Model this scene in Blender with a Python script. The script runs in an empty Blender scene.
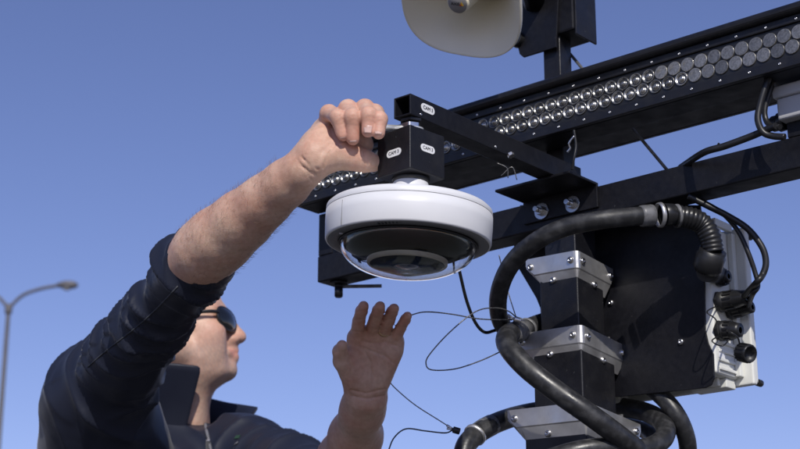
import bpy, bmesh, math, random
import numpy as np
from mathutils import Vector, Matrix
random.seed(7); np.random.seed(7)
scene = bpy.context.scene
COL = scene.collection
rad = math.radians

# ------------------------------------------------------------------ camera, sky, sun, exposure
PITCH = rad(17.4)
CAM_Z = 1.1
cam_data = bpy.data.cameras.new('camera')
cam_data.lens = 72.0; cam_data.sensor_width = 36.0; cam_data.sensor_fit = 'HORIZONTAL'
cam_data.clip_start = 0.05; cam_data.clip_end = 6000
cam_data.dof.use_dof = True; cam_data.dof.focus_distance = 1.80; cam_data.dof.aperture_fstop = 11.0
cam = bpy.data.objects.new('camera', cam_data); COL.objects.link(cam)
cam.location = (0, 0, CAM_Z); cam.rotation_euler = (math.pi/2 + PITCH, 0, 0)
scene.camera = cam

SUN_AZ = rad(6)       # the sun stands behind the camera, this far round to its right
SUN_EL = rad(37)
to_sun = Vector((math.sin(SUN_AZ)*math.cos(SUN_EL), -math.cos(SUN_AZ)*math.cos(SUN_EL), math.sin(SUN_EL)))
world = bpy.data.worlds.new('World'); scene.world = world; world.use_nodes = True
wn = world.node_tree.nodes; wl = world.node_tree.links
wn.clear()
sky = wn.new('ShaderNodeTexSky'); sky.sky_type = 'NISHITA'; sky.sun_disc = False
sky.sun_elevation = SUN_EL
sky.sun_rotation = math.atan2(to_sun.x, to_sun.y)
sky.altitude = 200; sky.air_density = 1.0; sky.dust_density = 0.1; sky.ozone_density = 8.0
bg = wn.new('ShaderNodeBackground'); bg.inputs['Strength'].default_value = 0.122
wo = wn.new('ShaderNodeOutputWorld')
tint = wn.new('ShaderNodeMix'); tint.data_type = 'RGBA'; tint.blend_type = 'MULTIPLY'; tint.inputs[0].default_value = 1.0
tint.inputs[7].default_value = (1.24, .866, .91, 1)      # camera white balance of the clear sky
wl.new(sky.outputs[0], tint.inputs[6]); wl.new(tint.outputs[2], bg.inputs[0]); wl.new(bg.outputs[0], wo.inputs[0])
sl = bpy.data.lights.new('sun', 'SUN'); sl.energy = 3.45; sl.angle = rad(0.53); sl.color = (1.0, 0.955, 0.88)
sun = bpy.data.objects.new('sun', sl); COL.objects.link(sun)
sun.rotation_euler = to_sun.to_track_quat('Z', 'Y').to_euler(); sun.location = to_sun*30
scene.view_settings.view_transform = 'Standard'; scene.view_settings.look = 'None'
scene.view_settings.exposure = 0.0; scene.view_settings.gamma = 1.0
scene.view_settings.use_curve_mapping = False

# ------------------------------------------------------------------ placing helpers (world metres)
FPX = 1600.0
cC = np.array([0, 0, CAM_Z]); cF = np.array([0, math.cos(PITCH), math.sin(PITCH)])
cU = np.array([0, -math.sin(PITCH), math.cos(PITCH)]); cR = np.array([1., 0, 0])
def P(px, py, d): return cC + d*(cF + cR*(px-400)/FPX + cU*(224.5-py)/FPX)
YAW = rad(49.2)
u = np.array([-math.sin(YAW), math.cos(YAW), 0]); v = np.array([math.cos(YAW), math.sin(YAW), 0]); w = np.array([0, 0, 1.])
M0 = P(572, 300, 2.03); M0 = np.array([M0[0], M0[1], 0])
def L(a, b, z): return M0 + a*u + b*v + z*w           # the rig's own frame: along beam, away from camera, up
def RPb(px, py, b):
    r = cF + cR*(px-400)/FPX + cU*(224.5-py)/FPX
    t = ((M0-cC)@v + b)/(r@v); p = cC + t*r
    return p

# ------------------------------------------------------------------ materials
def mat(name, col, rough=0.5, metal=0.0, noise=None, bump=None, rough_var=0.0, specks=None, **kw):
    """col: base colour; noise=(scale, other colour, contrast lo, hi); bump=(scale, strength, distance)"""
    m = bpy.data.materials.new(name); m.use_nodes = True
    nt = m.node_tree; N = nt.nodes; K = nt.links
    b = N['Principled BSDF']
    b.inputs['Base Color'].default_value = (*col, 1); b.inputs['Roughness'].default_value = rough
    b.inputs['Metallic'].default_value = metal
    for k, val in kw.items():
        b.inputs[k.replace('_', ' ')].default_value = val
    tc = N.new('ShaderNodeTexCoord')
    if noise:
        nz = N.new('ShaderNodeTexNoise'); nz.inputs['Scale'].default_value = noise[0]; nz.inputs['Detail'].default_value = 6
        K.new(tc.outputs['Object'], nz.inputs['Vector'])
        rp = N.new('ShaderNodeValToRGB')
        rp.color_ramp.elements[0].position = noise[2]; rp.color_ramp.elements[1].position = noise[3]
        rp.color_ramp.elements[0].color = (*noise[1], 1); rp.color_ramp.elements[1].color = (*col, 1)
        K.new(nz.outputs['Fac'], rp.inputs[0]); K.new(rp.outputs[0], b.inputs['Base Color'])
    if specks:
        sn = N.new('ShaderNodeTexNoise'); sn.inputs['Scale'].default_value = specks[0]; sn.inputs['Detail'].default_value = 2
        K.new(tc.outputs['Object'], sn.inputs['Vector'])
        sr = N.new('ShaderNodeMapRange'); sr.inputs[1].default_value = specks[1]; sr.inputs[2].default_value = specks[1]+.06
        K.new(sn.outputs['Fac'], sr.inputs[0])
        sm_ = N.new('ShaderNodeMix'); sm_.data_type = 'RGBA'; sm_.inputs[7].default_value = (*specks[2], 1)
        src = b.inputs['Base Color'].links
        if src: K.new(src[0].from_socket, sm_.inputs[6])
        else: sm_.inputs[6].default_value = (*col, 1)
        K.new(sr.outputs[0], sm_.inputs[0]); K.new(sm_.outputs[2], b.inputs['Base Color'])
    if rough_var:
        n2 = N.new('ShaderNodeTexNoise'); n2.inputs['Scale'].default_value = 37; n2.inputs['Detail'].default_value = 5
        K.new(tc.outputs['Object'], n2.inputs['Vector'])
        mr = N.new('ShaderNodeMapRange'); mr.inputs[1].default_value = .3; mr.inputs[2].default_value = .7
        mr.inputs[3].default_value = max(.02, rough-rough_var); mr.inputs[4].default_value = min(1, rough+rough_var)
        K.new(n2.outputs['Fac'], mr.inputs[0]); K.new(mr.outputs[0], b.inputs['Roughness'])
    if bump:
        n3 = N.new('ShaderNodeTexNoise'); n3.inputs['Scale'].default_value = bump[0]; n3.inputs['Detail'].default_value = 4
        K.new(tc.outputs['Object'], n3.inputs['Vector'])
        bp = N.new('ShaderNodeBump'); bp.inputs['Strength'].default_value = bump[1]; bp.inputs['Distance'].default_value = bump[2]
        K.new(n3.outputs['Fac'], bp.inputs['Height']); K.new(bp.outputs[0], b.inputs['Normal'])
    return m
M = {}
M['powder'] = mat('black_powder_coat', (.0055, .0055, .008), .46, noise=(140, (.009, .009, .012), .35, .6), bump=(900, .25, .0006), rough_var=.1, specks=(330, .735, (.05, .05, .055)), Specular_IOR_Level=.35)
M['powder2'] = mat('worn_black_powder_coat', (.007, .007, .0095), .42, noise=(60, (.014, .0135, .015), .28, .5), bump=(700, .3, .0006), rough_var=.12, specks=(280, .72, (.07, .07, .075)))
M['edge'] = mat('worn_bright_edge', (.45, .45, .46), .38, .6, noise=(220, (.05, .05, .06), .35, .55))
M['plastic'] = mat('black_plastic', (.014, .014, .015), .38, bump=(400, .12, .0005), rough_var=.1)
M['rubber'] = mat('black_rubber_hose', (.017, .017, .018), .42, noise=(90, (.05, .05, .052), .3, .55), bump=(260, .25, .0006), rough_var=.14)
M['ringgrey'] = mat('grey_hose_fitting', (.16, .16, .165), .42, noise=(80, (.05, .05, .05), .3, .6), bump=(300, .2, .0005))
M['steel'] = mat('stainless_plate', (.74, .73, .71), .40, .85, noise=(55, (.58, .57, .56), .3, .7), bump=(350, .1, .0005), rough_var=.12)
M['bolt'] = mat('zinc_bolt', (.62, .61, .6), .25, 1.0, rough_var=.1)
M['chrome'] = mat('chrome_tool', (.78, .77, .74), .35, .6, rough_var=.06)
M['white'] = mat('white_painted_aluminium', (.77, .77, .78), .40, noise=(16, (.71, .71, .72), .3, .7), bump=(800, .05, .0004))
M['blackmatte'] = mat('matt_black_inner', (.004, .004, .005), .6, Specular_IOR_Level=.2)
M['undergrey'] = mat('shaded_underside_and_joint_grey', (.20, .20, .205), .5, bump=(700, .06, .0004))  # shade under the white ring put into this grey; also colours its joint
M['whiteshade'] = mat('grey_plastic_trim', (.42, .42, .43), .5, bump=(700, .06, .0004))
M['cream'] = mat('off_white_horn_plastic', (.86, .80, .63), .42, noise=(14, (.80, .74, .57), .3, .7), bump=(500, .08, .0005))
M['capgrey'] = mat('grey_horn_cap', (.26, .25, .24), .5, bump=(600, .1, .0004))
M['boxwhite'] = mat('light_grey_enclosure', (.77, .77, .72), .5, noise=(22, (.68, .68, .63), .28, .6), bump=(600, .1, .0005))
M['boxgrey'] = mat('grey_junction_plastic', (.46, .46, .47), .5, bump=(600, .1, .0005))
M['sticker'] = mat('white_sticker', (.8, .8, .8), .4)
M['ink'] = mat('black_ink', (.03, .03, .035), .6)
M['yellow'] = mat('yellow_ink', (.75, .45, .04), .6)
M['red'] = mat('red_ink', (.5, .05, .03), .6)
M['wire'] = mat('steel_wire_rope', (.30, .29, .28), .38, .8, noise=(600, (.08, .08, .08), .35, .6))
M['blackwire'] = mat('black_cable_jacket', (.013, .013, .014), .4)
M['tan'] = mat('beige_trim_ring', (.80, .73, .56), .4)
M['lamp'] = mat('galvanised_lamp_steel', (.13, .125, .135), .6, .2, noise=(3, (.10, .098, .105), .3, .7))
M['asphalt'] = mat('asphalt_yard', (.115, .112, .107), .9, noise=(1.2, (.09, .088, .085), .3, .7), bump=(90, .5, .004))

# LED optics: moulded clear plastic over silvered cups, each with its own age and dirt
def lens_mat(name, col, rough, scale, metal):
    m = bpy.data.materials.new(name); m.use_nodes = True
    N = m.node_tree.nodes; K = m.node_tree.links; b = N['Principled BSDF']
    tc = N.new('ShaderNodeTexCoord'); oi = N.new('ShaderNodeObjectInfo')
    ad = N.new('ShaderNodeVectorMath'); K.new(tc.outputs['Object'], ad.inputs[0]); K.new(oi.outputs['Location'], ad.inputs[1])
    nz = N.new('ShaderNodeTexNoise'); nz.inputs['Scale'].default_value = scale; nz.inputs['Detail'].default_value = 5; K.new(ad.outputs[0], nz.inputs['Vector'])
    rp = N.new('ShaderNodeValToRGB'); rp.color_ramp.elements[0].position = .3; rp.color_ramp.elements[1].position = .7
    rp.color_ramp.elements[0].color = (col[0]*.5, col[1]*.5, col[2]*.47, 1); rp.color_ramp.elements[1].color = (*col, 1)
    mr = N.new('ShaderNodeMapRange'); mr.inputs[3].default_value = .55; mr.inputs[4].default_value = 1.15; K.new(oi.outputs['Random'], mr.inputs[0])
    mu = N.new('ShaderNodeVectorMath'); mu.operation = 'SCALE'; K.new(nz.outputs['Fac'], rp.inputs[0]); K.new(rp.outputs[0], mu.inputs[0]); K.new(mr.outputs[0], mu.inputs['Scale'])
    K.new(mu.outputs[0], b.inputs['Base Color'])
    b.inputs['Metallic'].default_value = metal; b.inputs['Roughness'].default_value = rough
    b.inputs['Coat Weight'].default_value = 1.0; b.inputs['Coat Roughness'].default_value = .05
    return m
M['lens'] = lens_mat('clear_led_optic', (.58, .56, .52), .26, 300, .92)
M['lensfrost'] = lens_mat('frosted_led_optic', (.34, .325, .30), .36, 420, .6)
# clear dome bubble: moulded polycarbonate shell, faint thin-film colours
def bubble_mat():
    m = bpy.data.materials.new('clear_dome_plastic'); m.use_nodes = True
    b = m.node_tree.nodes['Principled BSDF']
    b.inputs['Base Color'].default_value = (.96, .965, .97, 1); b.inputs['Transmission Weight'].default_value = 1.0
    b.inputs['Roughness'].default_value = .015; b.inputs['IOR'].default_value = 1.52
    b.inputs['Thin Film Thickness'].default_value = 260; b.inputs['Thin Film IOR'].default_value = 1.38
    return m
M['bubble'] = bubble_mat()
M['shade_lens'] = mat('smoked_sunglass_lens', (.008, .009, .009), .06, Coat_Weight=.5)
M['camglass'] = mat('camera_lens_glass', (.006, .006, .008), .04, Coat_Weight=1.0)

# ------------------------------------------------------------------ mesh helpers
def frame_from_axis(d):
    d = np.asarray(d, float); d = d/np.linalg.norm(d)
    t = np.array([0, 0, 1.]) if abs(d[2]) < .9 else np.array([1., 0, 0])
    x = np.cross(t, d); x /= np.linalg.norm(x); y = np.cross(d, x)
    return x, y, d
class MB:
    def __init__(s): s.v = []; s.f = []; s.sm = []
    def add(s, V, Fc, smooth=False):
        o = len(s.v); s.v += [tuple(float(c) for c in p) for p in V]
        s.f += [tuple(i+o for i in q) for q in Fc]; s.sm += [smooth]*len(Fc); return s
    def hexa(s, c8):      # corners: bottom 0-3 ring, top 4-7 ring
        return s.add(c8, [(3, 2, 1, 0), (4, 5, 6, 7), (0, 1, 5, 4), (1, 2, 6, 5), (2, 3, 7, 6), (3, 0, 4, 7)])
    def lbox(s, a, b, z):  # box in the rig frame
        (a0, a1), (b0, b1), (z0, z1) = a, b, z
        return s.hexa([L(a1, b0, z0), L(a0, b0, z0), L(a0, b1, z0), L(a1, b1, z0), L(a1, b0, z1), L(a0, b0, z1), L(a0, b1, z1), L(a1, b1, z1)])
    def obox(s, c, X, Y, Z, hx, hy, hz):
        c = np.asarray(c, float); X, Y, Z = [np.asarray(q, float) for q in (X, Y, Z)]
        pts = []
        for k in (-1, 1):
            for i, j in ((-1, -1), (1, -1), (1, 1), (-1, 1)):
                pts.append(c + i*hx*X + j*hy*Y + k*hz*Z)
        return s.hexa(pts)
    def prism(s, pts, ext):   # polygon (3-D points) extruded by vector
        pts = [np.asarray(p, float) for p in pts]; ext = np.asarray(ext, float); n = len(pts)
        V = pts + [p+ext for p in pts]
        return s.add(V, [tuple(range(n))[::-1], tuple(range(n, 2*n))] + [(i, (i+1) % n, n+(i+1) % n, n+i) for i in range(n)])
    def tube(s, pts, r, n=12, caps=True, smooth=True):
        pts = [np.asarray(p, float) for p in pts]; m = len(pts)
        rs = r if hasattr(r, '__len__') else [r]*m
        tang = [pts[min(i+1, m-1)]-pts[max(i-1, 0)] for i in range(m)]
        x, y, d = frame_from_axis(tang[0]); V = []
        for i in range(m):
            d = tang[i]/np.linalg.norm(tang[i]); x = x-d*(x@d); x /= np.linalg.norm(x); y = np.cross(d, x)
            V += [pts[i]+rs[i]*(math.cos(t)*x+math.sin(t)*y) for t in np.arange(n)*2*math.pi/n]
        s.add(V, [(i*n+j, i*n+(j+1) % n, (i+1)*n+(j+1) % n, (i+1)*n+j) for i in range(m-1) for j in range(n)], smooth)
        if caps:
            o = len(s.v)-len(V)
            s.f += [tuple(o+j for j in range(n))[::-1], tuple(o+(m-1)*n+j for j in range(n))]; s.sm += [False, False]
        return s
    def lathe(s, c, axis, prof, n=32, smooth=True, X=None, squash=1.0, closed=False):   # prof: (radius, height along axis)
        x, y, d = frame_from_axis(axis)
        if X is not None:
            x = np.asarray(X, float); x = x-d*(x@d); x /= np.linalg.norm(x); y = np.cross(d, x)
        c = np.asarray(c, float); V = []
        for r, h in prof:
            V += [c+d*h+r*(math.cos(t)*x+squash*math.sin(t)*y) for t in np.arange(n)*2*math.pi/n]
        m = len(prof)
        return s.add(V, [(i*n+j, i*n+(j+1) % n, (i+1)*n+(j+1) % n, (i+1)*n+j) for i in range(m-1) for j in range(n)], smooth)
    def cyl(s, p0, p1, r0, r1=None, n=16, smooth=True):
        return s.tube([p0, p1], [r0, r0 if r1 is None else r1], n, True, smooth)
    def build(s, name, m, parent=None, bevel=0, seg=2, subsurf=0, solid=0, autos=True):
        me = bpy.data.meshes.new(name)
        o = bpy.data.objects.new(name, me); COL.objects.link(o)
        off = np.zeros(3)
        if parent is not None:
            o.parent = parent; off = origin_of(parent)
        elif s.v:
            a = np.array(s.v); off = np.array([a[:, 0].mean(), a[:, 1].mean(), a[:, 2].min()]); o.location = off
        ORI[o.name] = off
        me.from_pydata([tuple(np.array(p)-off) for p in s.v], [], s.f)
        me.polygons.foreach_set('use_smooth', s.sm)
        bm = bmesh.new(); bm.from_mesh(me); bmesh.ops.recalc_face_normals(bm, faces=bm.faces[:]); bm.to_mesh(me); bm.free()
        me.materials.append(m); me.update()
        if solid:
            sd = o.modifiers.new('thickness', 'SOLIDIFY'); sd.thickness = solid; sd.offset = 0
        if bevel:
            bv = o.modifiers.new('bevel', 'BEVEL'); bv.width = bevel; bv.segments = seg; bv.limit_method = 'ANGLE'; bv.angle_limit = rad(35)
        if subsurf:
            sb = o.modifiers.new('sub', 'SUBSURF'); sb.levels = subsurf; sb.render_levels = subsurf
        return o
ORI = {}
def origin_of(o):
    return ORI[o.name]
def thing(name, label, cat, base, group=None):
    o = bpy.data.objects.new(name, None); COL.objects.link(o); o.empty_display_size = .05
    o.location = tuple(base); ORI[o.name] = np.array(base, float)
    return tag(o, label, cat, group)
def tag(o, label, cat, group=None):
    o['label'] = label; o['category'] = cat
    if group: o['group'] = group
    return o
def dup(o, parent, world_shift):     # copy of a part (shared mesh), moved
    c = o.copy(); COL.objects.link(c); c.parent = parent
    c.location = Vector(o.location) + Vector([float(q) for q in world_shift])
    return c
def spline(ctrl, n=10):              # Catmull-Rom through 3-D points
    c = [np.asarray(p, float) for p in ctrl]; c = [2*c[0]-c[1]] + c + [2*c[-1]-c[-2]]; out = []
    for i in range(1, len(c)-2):
        p0, p1, p2, p3 = c[i-1:i+3]
        for k in range(n):
            t = k/n
            out.append(.5*((2*p1)+(-p0+p2)*t+(2*p0-5*p1+4*p2-p3)*t*t+(-p0+3*p1-3*p2+p3)*t**3))
    out.append(c[-2]); return out
def text_part(txt, size, origin, X, Y, m, parent, name='lettering', align='CENTER', depth=.0002):
    cu = bpy.data.curves.new(name, 'FONT'); cu.body = txt; cu.size = size; cu.align_x = align; cu.align_y = 'CENTER'
    cu.extrude = depth; cu.resolution_u = 3
    to = bpy.data.objects.new('tmp_text', cu); COL.objects.link(to)
    bpy.context.view_layer.update()
    me = bpy.data.meshes.new_from_object(to.evaluated_get(bpy.context.evaluated_depsgraph_get()))
    bpy.data.objects.remove(to)
    X = np.asarray(X, float); Y = np.asarray(Y, float); Z = np.cross(X, Y); off = origin_of(parent)
    o_ = np.asarray(origin, float)
    for vt in me.vertices:
        q = o_ + vt.co.x*X + vt.co.y*Y + vt.co.z*Z - off
        vt.co = q.tolist()
    me.materials.clear(); me.materials.append(m); me.name = name
    o = bpy.data.objects.new(name, me); COL.objects.link(o); o.parent = parent; ORI[o.name] = off
    return o
def pill(c, X, Y, Z, hw, hh, t, n=8):   # rounded sticker
    pts = []
    for sgn, a0 in ((1, -90), (-1, 90)):
        for k in range(n+1):
            a = rad(a0+180*k/n)
            pts.append(np.asarray(c)+X*(sgn*(hw-hh)+hh*math.cos(a))+Y*hh*math.sin(a))
    return MB().prism(pts, np.asarray(Z)*t)
def screw_mb(c, n, r=.0035, h=.003, hexhead=False, washer=False):
    b = MB(); c = np.asarray(c, float); n = np.asarray(n, float)/np.linalg.norm(n)
    if washer: b.cyl(c, c+n*h*.35, r*1.75, n=16); c = c+n*h*.35
    if hexhead: b.cyl(c, c+n*h, r, n=6, smooth=False)
    else: b.lathe(c, n, [(r, 0), (r*.98, h*.35), (r*.75, h*.8), (r*.42, h), (r*.36, h*.5), (0.00001, h*.5)], n=12)
    return b

# ================================================================== ground
g = MB(); g.add([(-3000, -3000, 0), (3000, -3000, 0), (3000, 3000, 0), (-3000, 3000, 0)], [(0, 1, 2, 3)])
go = g.build('ground', M['asphalt']); go['kind'] = 'structure'

# ================================================================== street lamp (about 30 m off)
lp = P(8.5, 310, 31.5); lamp = thing('street_lamp', 'tall grey twin-arm street lamp, blurred in the distance behind the person', 'street lamp', (lp[0], lp[1], 0))
b = MB(); b.tube([(lp[0], lp[1], 0), (lp[0], lp[1], lp[2]*.5), (lp[0], lp[1], lp[2]+.05)], [.075, .056, .042], 14); b.build('pole', M['lamp'], lamp)
b = MB(); b.cyl((lp[0], lp[1], 0), (lp[0], lp[1], .05), .2, n=20); b.build('base_plate', M['lamp'], lamp)
b = MB(); b.lathe((lp[0], lp[1], lp[2]+.02), w, [(.06, -.1), (.075, -.06), (.075, .06), (.05, .1), (.0001, .11)], 16); b.build('pole_cap', M['lamp'], lamp)
for sgn in (1, -1):
    pts = [np.array([lp[0], lp[1], lp[2]]) + np.array([sgn*x, 0, z]) for x, z in ((0, 0), (.12, .17), (.3, .32), (.6, .43), (.95, .50))]
    a_ = MB().tube(spline(pts, 8), .034, 10).build('arm', M['lamp'], lamp)
    hx = lp + np.array([sgn*.92, 0, .505])
    b = MB(); b.add([], [])
    b.tube([hx+np.array([sgn*x, 0, z]) for x, z in ((0, 0), (.06, .004), (.16, .008), (.3, .006), (.38, .0), (.42, -.005))], [.035, .06, .085, .085, .06, .02], 12)
    hd = b.build('lamp_head', M['lamp'], lamp)
    MB().lathe(hx+np.array([sgn*.2, 0, -.065]), (0, 0, -1), [(.075, 0), (.07, .02), (.05, .035), (.0001, .04)], 14).build('lamp_lens', M['whiteshade'], hd)

# ================================================================== telescoping mast
mast = thing('telescoping_mast', 'black square telescoping mast with three stacked steel clamp collars', 'mast', (M0[0], M0[1], 0))
secs = [(.0235, 1.640, 1.7115), (.029, 1.540, 1.66), (.0365, 1.44, 1.555), (.0455, 0.06, 1.462)]
for hw, z0, z1 in secs:
    MB().lbox((-hw, hw), (-hw, hw), (z0, z1)).build('mast_section', M['powder2'], mast, bevel=.0022, seg=3)
MB().lbox((-.16, .16), (-.16, .16), (0, .06)).build('base_plate', M['powder'], mast, bevel=.004)
collars = [(.0315, .047, 1.6682, 1.6272), (.0385, .059, 1.5700, 1.5302), (.049, .068, 1.4715, 1.4295)]
for ci, (c, La, zt, zb) in enumerate(collars):
    for sg in (1, -1):
        if sg == -1: La = c*.75
        b = MB(); st = []
        ends = .02; Lt = La if sg == 1 else c*.75
        def lean(a_, b_): return (.03*(a_+c)-.10*(b_+c)) if sg == 1 else 0.0
        def path(sv):   # sv: distance from the left end along the bent plate; returns a, b, normal
            s1 = Lt + c - .005
            if sv <= s1: return (Lt-sv, -c, (0, -1))
            ar = .005*math.pi/2
            if sv <= s1+ar:
                t = (sv-s1)/.005; return (-c+.005-.005*math.sin(t), -c+.005-.005*math.cos(t), (-math.sin(t), -math.cos(t)))
            q = sv-s1-ar; return (-c, -c+.005+q, (-1, 0))
        tot = 2*(Lt+c-.005)+.005*math.pi/2; s1 = Lt+c-.005; ar = .005*math.pi/2
        ss = [0, .006, .013, ends, .026, .05, s1, s1+ar/3, s1+2*ar/3, s1+ar, tot-.05, tot-ends, tot-.013, tot-.006, tot]
        rows = []
        for sv in ss:
            left_ = sv < tot/2; e = sv if left_ else tot-sv; k = min(1, e/(.026 if left_ else .013))
            zbb = (zt-.012)+(zb-(zt-.012))*k; zmm = max(zt-.0225, zbb+.002)
            a_, b_, n_ = path(sv)
            for off, zz in ((.0, zt), (.0, zmm+.001), (-.0012, zmm-.0004), (-.0045*k-.0012, zbb)):
                rows.append(L(sg*(a_+n_[0]*off), sg*(b_+n_[1]*off), zz+lean(a_, b_)))
        n = 4
        b.add(rows, [(i*n+j, i*n+j+1, (i+1)*n+j+1, (i+1)*n+j) for i in range(len(ss)-1) for j in range(n-1)])
        pl = b.build('clamp_collar', M['steel'], mast, solid=.0026, bevel=.0007, seg=2)
        for fr, up in ((.09, 0), (.5, 1), (.88, 0), (.66, 2)):
            for face in (0, 1):
                dist = fr*(La+c); zz = zt-.0115 if up == 0 else (zb+.0085 if up == 1 else zb+.016)
                if up == 2: 
                    rr, hh = .0022, .0012
                else: rr, hh = .0046, .0036
                o_ = c+.0012-(0 if up == 0 else .0035)
                pos = L(sg*(La-dist), -sg*o_, zz+lean(La-dist, -c)) if face == 0 else L(-sg*o_, sg*(La-dist), zz+lean(-c, La-dist))
                nn = -sg*v if face == 0 else -sg*u
                screw_mb(pos, nn, rr, hh).build('screw', M['bolt'], pl)
# narrow top post that carries the loudspeaker
post = thing('speaker_post', 'slim black square post rising behind the light bar to the horn loudspeaker', 'post', L(.0105, 0, 1.7512))
MB().lbox((.0105-.0135, .0105+.0135), (-.0135, .0135), (1.7512, 2.14)).build('post_tube', M['powder2'], post, bevel=.0016, seg=3)
MB().lbox((.0105-.021, .0105+.021), (-.0185, .0195), (1.7515, 1.757)).build('foot_plate', M['powder'], post, bevel=.001)

# ================================================================== cross beam with its saddle bracket and end clamp
BT, BB = 1.7505, 1.7115
beam = thing('cross_beam', 'black square tube cross beam bolted across the mast under the light bar', 'beam', L(0, 0, BB))
MB().lbox((-.52, .43), (-.0195, .0195), (BB, BT)).build('beam_tube', M['powder'], beam, bevel=.0022, seg=3)
sd = MB().lbox((-.0595, .0560), (-.0235, -.0198), (1.7215, 1.7543)).build('saddle_plate', M['powder'], beam, bevel=.0008)
MB().lbox((-.0595, .0560), (-.0835, -.0236), (1.7508, 1.7543)).build('saddle_shelf', M['powder'], beam, bevel=.0008)
for (aa, zz) in ((.0257, 1.7334), (-.0227, 1.7325)):
    q = L(aa, -.0236, zz)
    bb = screw_mb(q, -v, .0062, .006, hexhead=True, washer=True); bb.cyl(q-v*.004, q-v*.016, .0034, n=12)
    bb.build('bolt', M['bolt'], beam)
# upright at the beam's far left end, up to the light bar
MB().lbox((.402, .4295), (-.0185, .0185), (BT+.0003, 1.8148)).build('end_upright', M['powder'], beam, bevel=.0015)
q = L(.405, .0, BB)
kb = MB(); kb.cyl(q, q-w*.0035, .013, n=18); kb.cyl(q-w*.0035, q-w*.008, .006, n=14); kb.cyl(q-w*.008, q-w*.021, .0062, n=14); kb.cyl(q-w*.021, q-w*.0225, .005, n=14)
kb.build('clamp_bolt', M['powder2'], beam)
MB().cyl(q-w*.0065+(-u)*-.0, q-w*.0065+cR*.062+cU*.001, .0026, n=10).build('clamp_handle', M['ringgrey'], beam)

# ================================================================== light bars
def light_bar(name, label, bf, bb_, z0, z1, lit, sgn):
    t = thing(name, label, 'light bar', L(0, (bf+bb_)/2, z0), 'light bars across the mast')
    a0, a1 = -.56, .425
    f_ = -v*sgn      # face direction
    face = bf
    zl0, zl1 = z0+.0125, z1-.0225
    back = face + sgn*.0065
    MB().lbox((a0, a1), tuple(sorted((back, bb_))), (z0, z1-.0125)).build('housing', M['powder'], t, bevel=.002)
    # cooling fins along the back
    # rails that frame the optics
    MB().lbox((a0, a1), tuple(sorted((face, back-sgn*.0002))), (z0, zl0-.0005)).build('lower_rail', M['powder2'], t, bevel=.001)
    MB().lbox((a0, a1), tuple(sorted((face, back-sgn*.0002))), (zl1+.0005, z1-.0126)).build('upper_rail', M['powder2'], t, bevel=.001)
    # round-nosed cap along the top edge
    prof = []
    r_ = .0062
    for k in range(9):
        an = rad(90+180*k/8); prof.append((face-sgn*.003+sgn*(r_*math.cos(an)), z1-.0062+r_*math.sin(an)))
    prof += [(bb_-sgn*.004, z1-.0124), (bb_-sgn*.004, z1)]
    MB().prism([L(a0-.004, p, q_) for p, q_ in prof], u*(a1-a0+.008)).build('top_cap', M['powder2'], t, bevel=.0006)
    for aa in (a0-.0045, a1+.0008):
        MB().lbox((aa, aa+.0035), tuple(sorted((face+sgn*.0004, bb_-sgn*.0005))), (z0+.0005, z1-.0135)).build('end_plate', M['powder'], t, bevel=.001)
    if not lit: return t
    MB().lbox((a0+.002, a1-.002), tuple(sorted((back-sgn*.0035, back-sgn*.0004))), (zl0, zl1)).build('reflector_strip', M['plastic'], t)
    # optics, two staggered rows
    pitch = .0182; r = .0089
    def optic(m, bulge):
        b = MB()
        if bulge < .003:
            pr = [(r, 0), (r, .0012), (r*.95, .0018), (r*.9, .0016), (r*.6, .0021), (r*.3, .0024), (.00001, .0025)]
        else:
            pr = [(r*.97, 0), (r*.98, .0014), (r*.92, .0020), (r*.86, .0014), (r*.72, .0001), (r*.58, -.0004), (r*.46, .0008), (r*.36, .0022), (r*.2, .0029), (.00001, .0032)]
        b.lathe(L(0, back-sgn*.0035, 0), f_, pr, 16); return b.build('lens', m, t)
    protoc = protof = None
    k = 0; zm_ = (zl0+zl1)/2; rows = ((zm_+.0080, 0), (zm_-.0080, .5)); first = {}
    for rz, sh in rows:
        i = 0
        while True:
            aa = a1-.012-(i+sh)*pitch
            if aa < a0+.012: break
            frost = aa < -.165-.10*random.random()
            key = 'f' if frost else 'c'
            if key not in first:
                first[key] = optic(M['lensfrost'] if frost else M['lens'], .0016 if frost else .0046); o = first[key]
                o.location = Vector((aa*u+rz*w).tolist())
            else:
                o = first[key].copy(); COL.objects.link(o); o.location = Vector((aa*u+rz*w).tolist())
            i += 1
    # screws on the two rails
    sc = None
    for zz, ph in ((zl1+.0042, .01), (zl0-.006, .024)):
        i = 0
        while a1-.014-ph-i*.0385 > a0+.01:
            aa = a1-.014-ph-i*.0385
            if sc is None:
                sc = screw_mb(L(0, face, 0), f_, .0019, .0013).build('screw', M['bolt'], t); sc.location = Vector((aa*u+zz*w).tolist())
            else:
                o = sc.copy(); COL.objects.link(o); o.location = Vector((aa*u+zz*w).tolist())
            i += 1
    return t
lb = light_bar('light_bar', 'long black light bar with two rows of round clear lenses facing the camera', -.070, -.0190, 1.8145, 1.8885, True, 1)
lb2 = light_bar('light_bar', 'dark rear light bar behind the lensed light bar, only its underside seen', .082, .0190, 1.8385, 1.9125, False, -1)
for aa in (.25, -.30):     # spacers that tie the two bars together
    MB().lbox((aa-.012, aa+.012), (-.0188, .0188), (1.842, 1.862)).build('spacer', M['powder'], lb2)

# diagonal stay rod from the speaker bracket down to the beam
s0, s1 = RPb(556, 37, .0155), RPb(668, 171, .0145)
stay = MB().cyl(s0, s1, .0021, n=10).build('stay_rod', M['ringgrey'])  # black rod coloured lighter grey to stand in for its highlight
tag(stay, 'thin black diagonal stay rod running from speaker bracket down to cross beam', 'rod')

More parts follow.
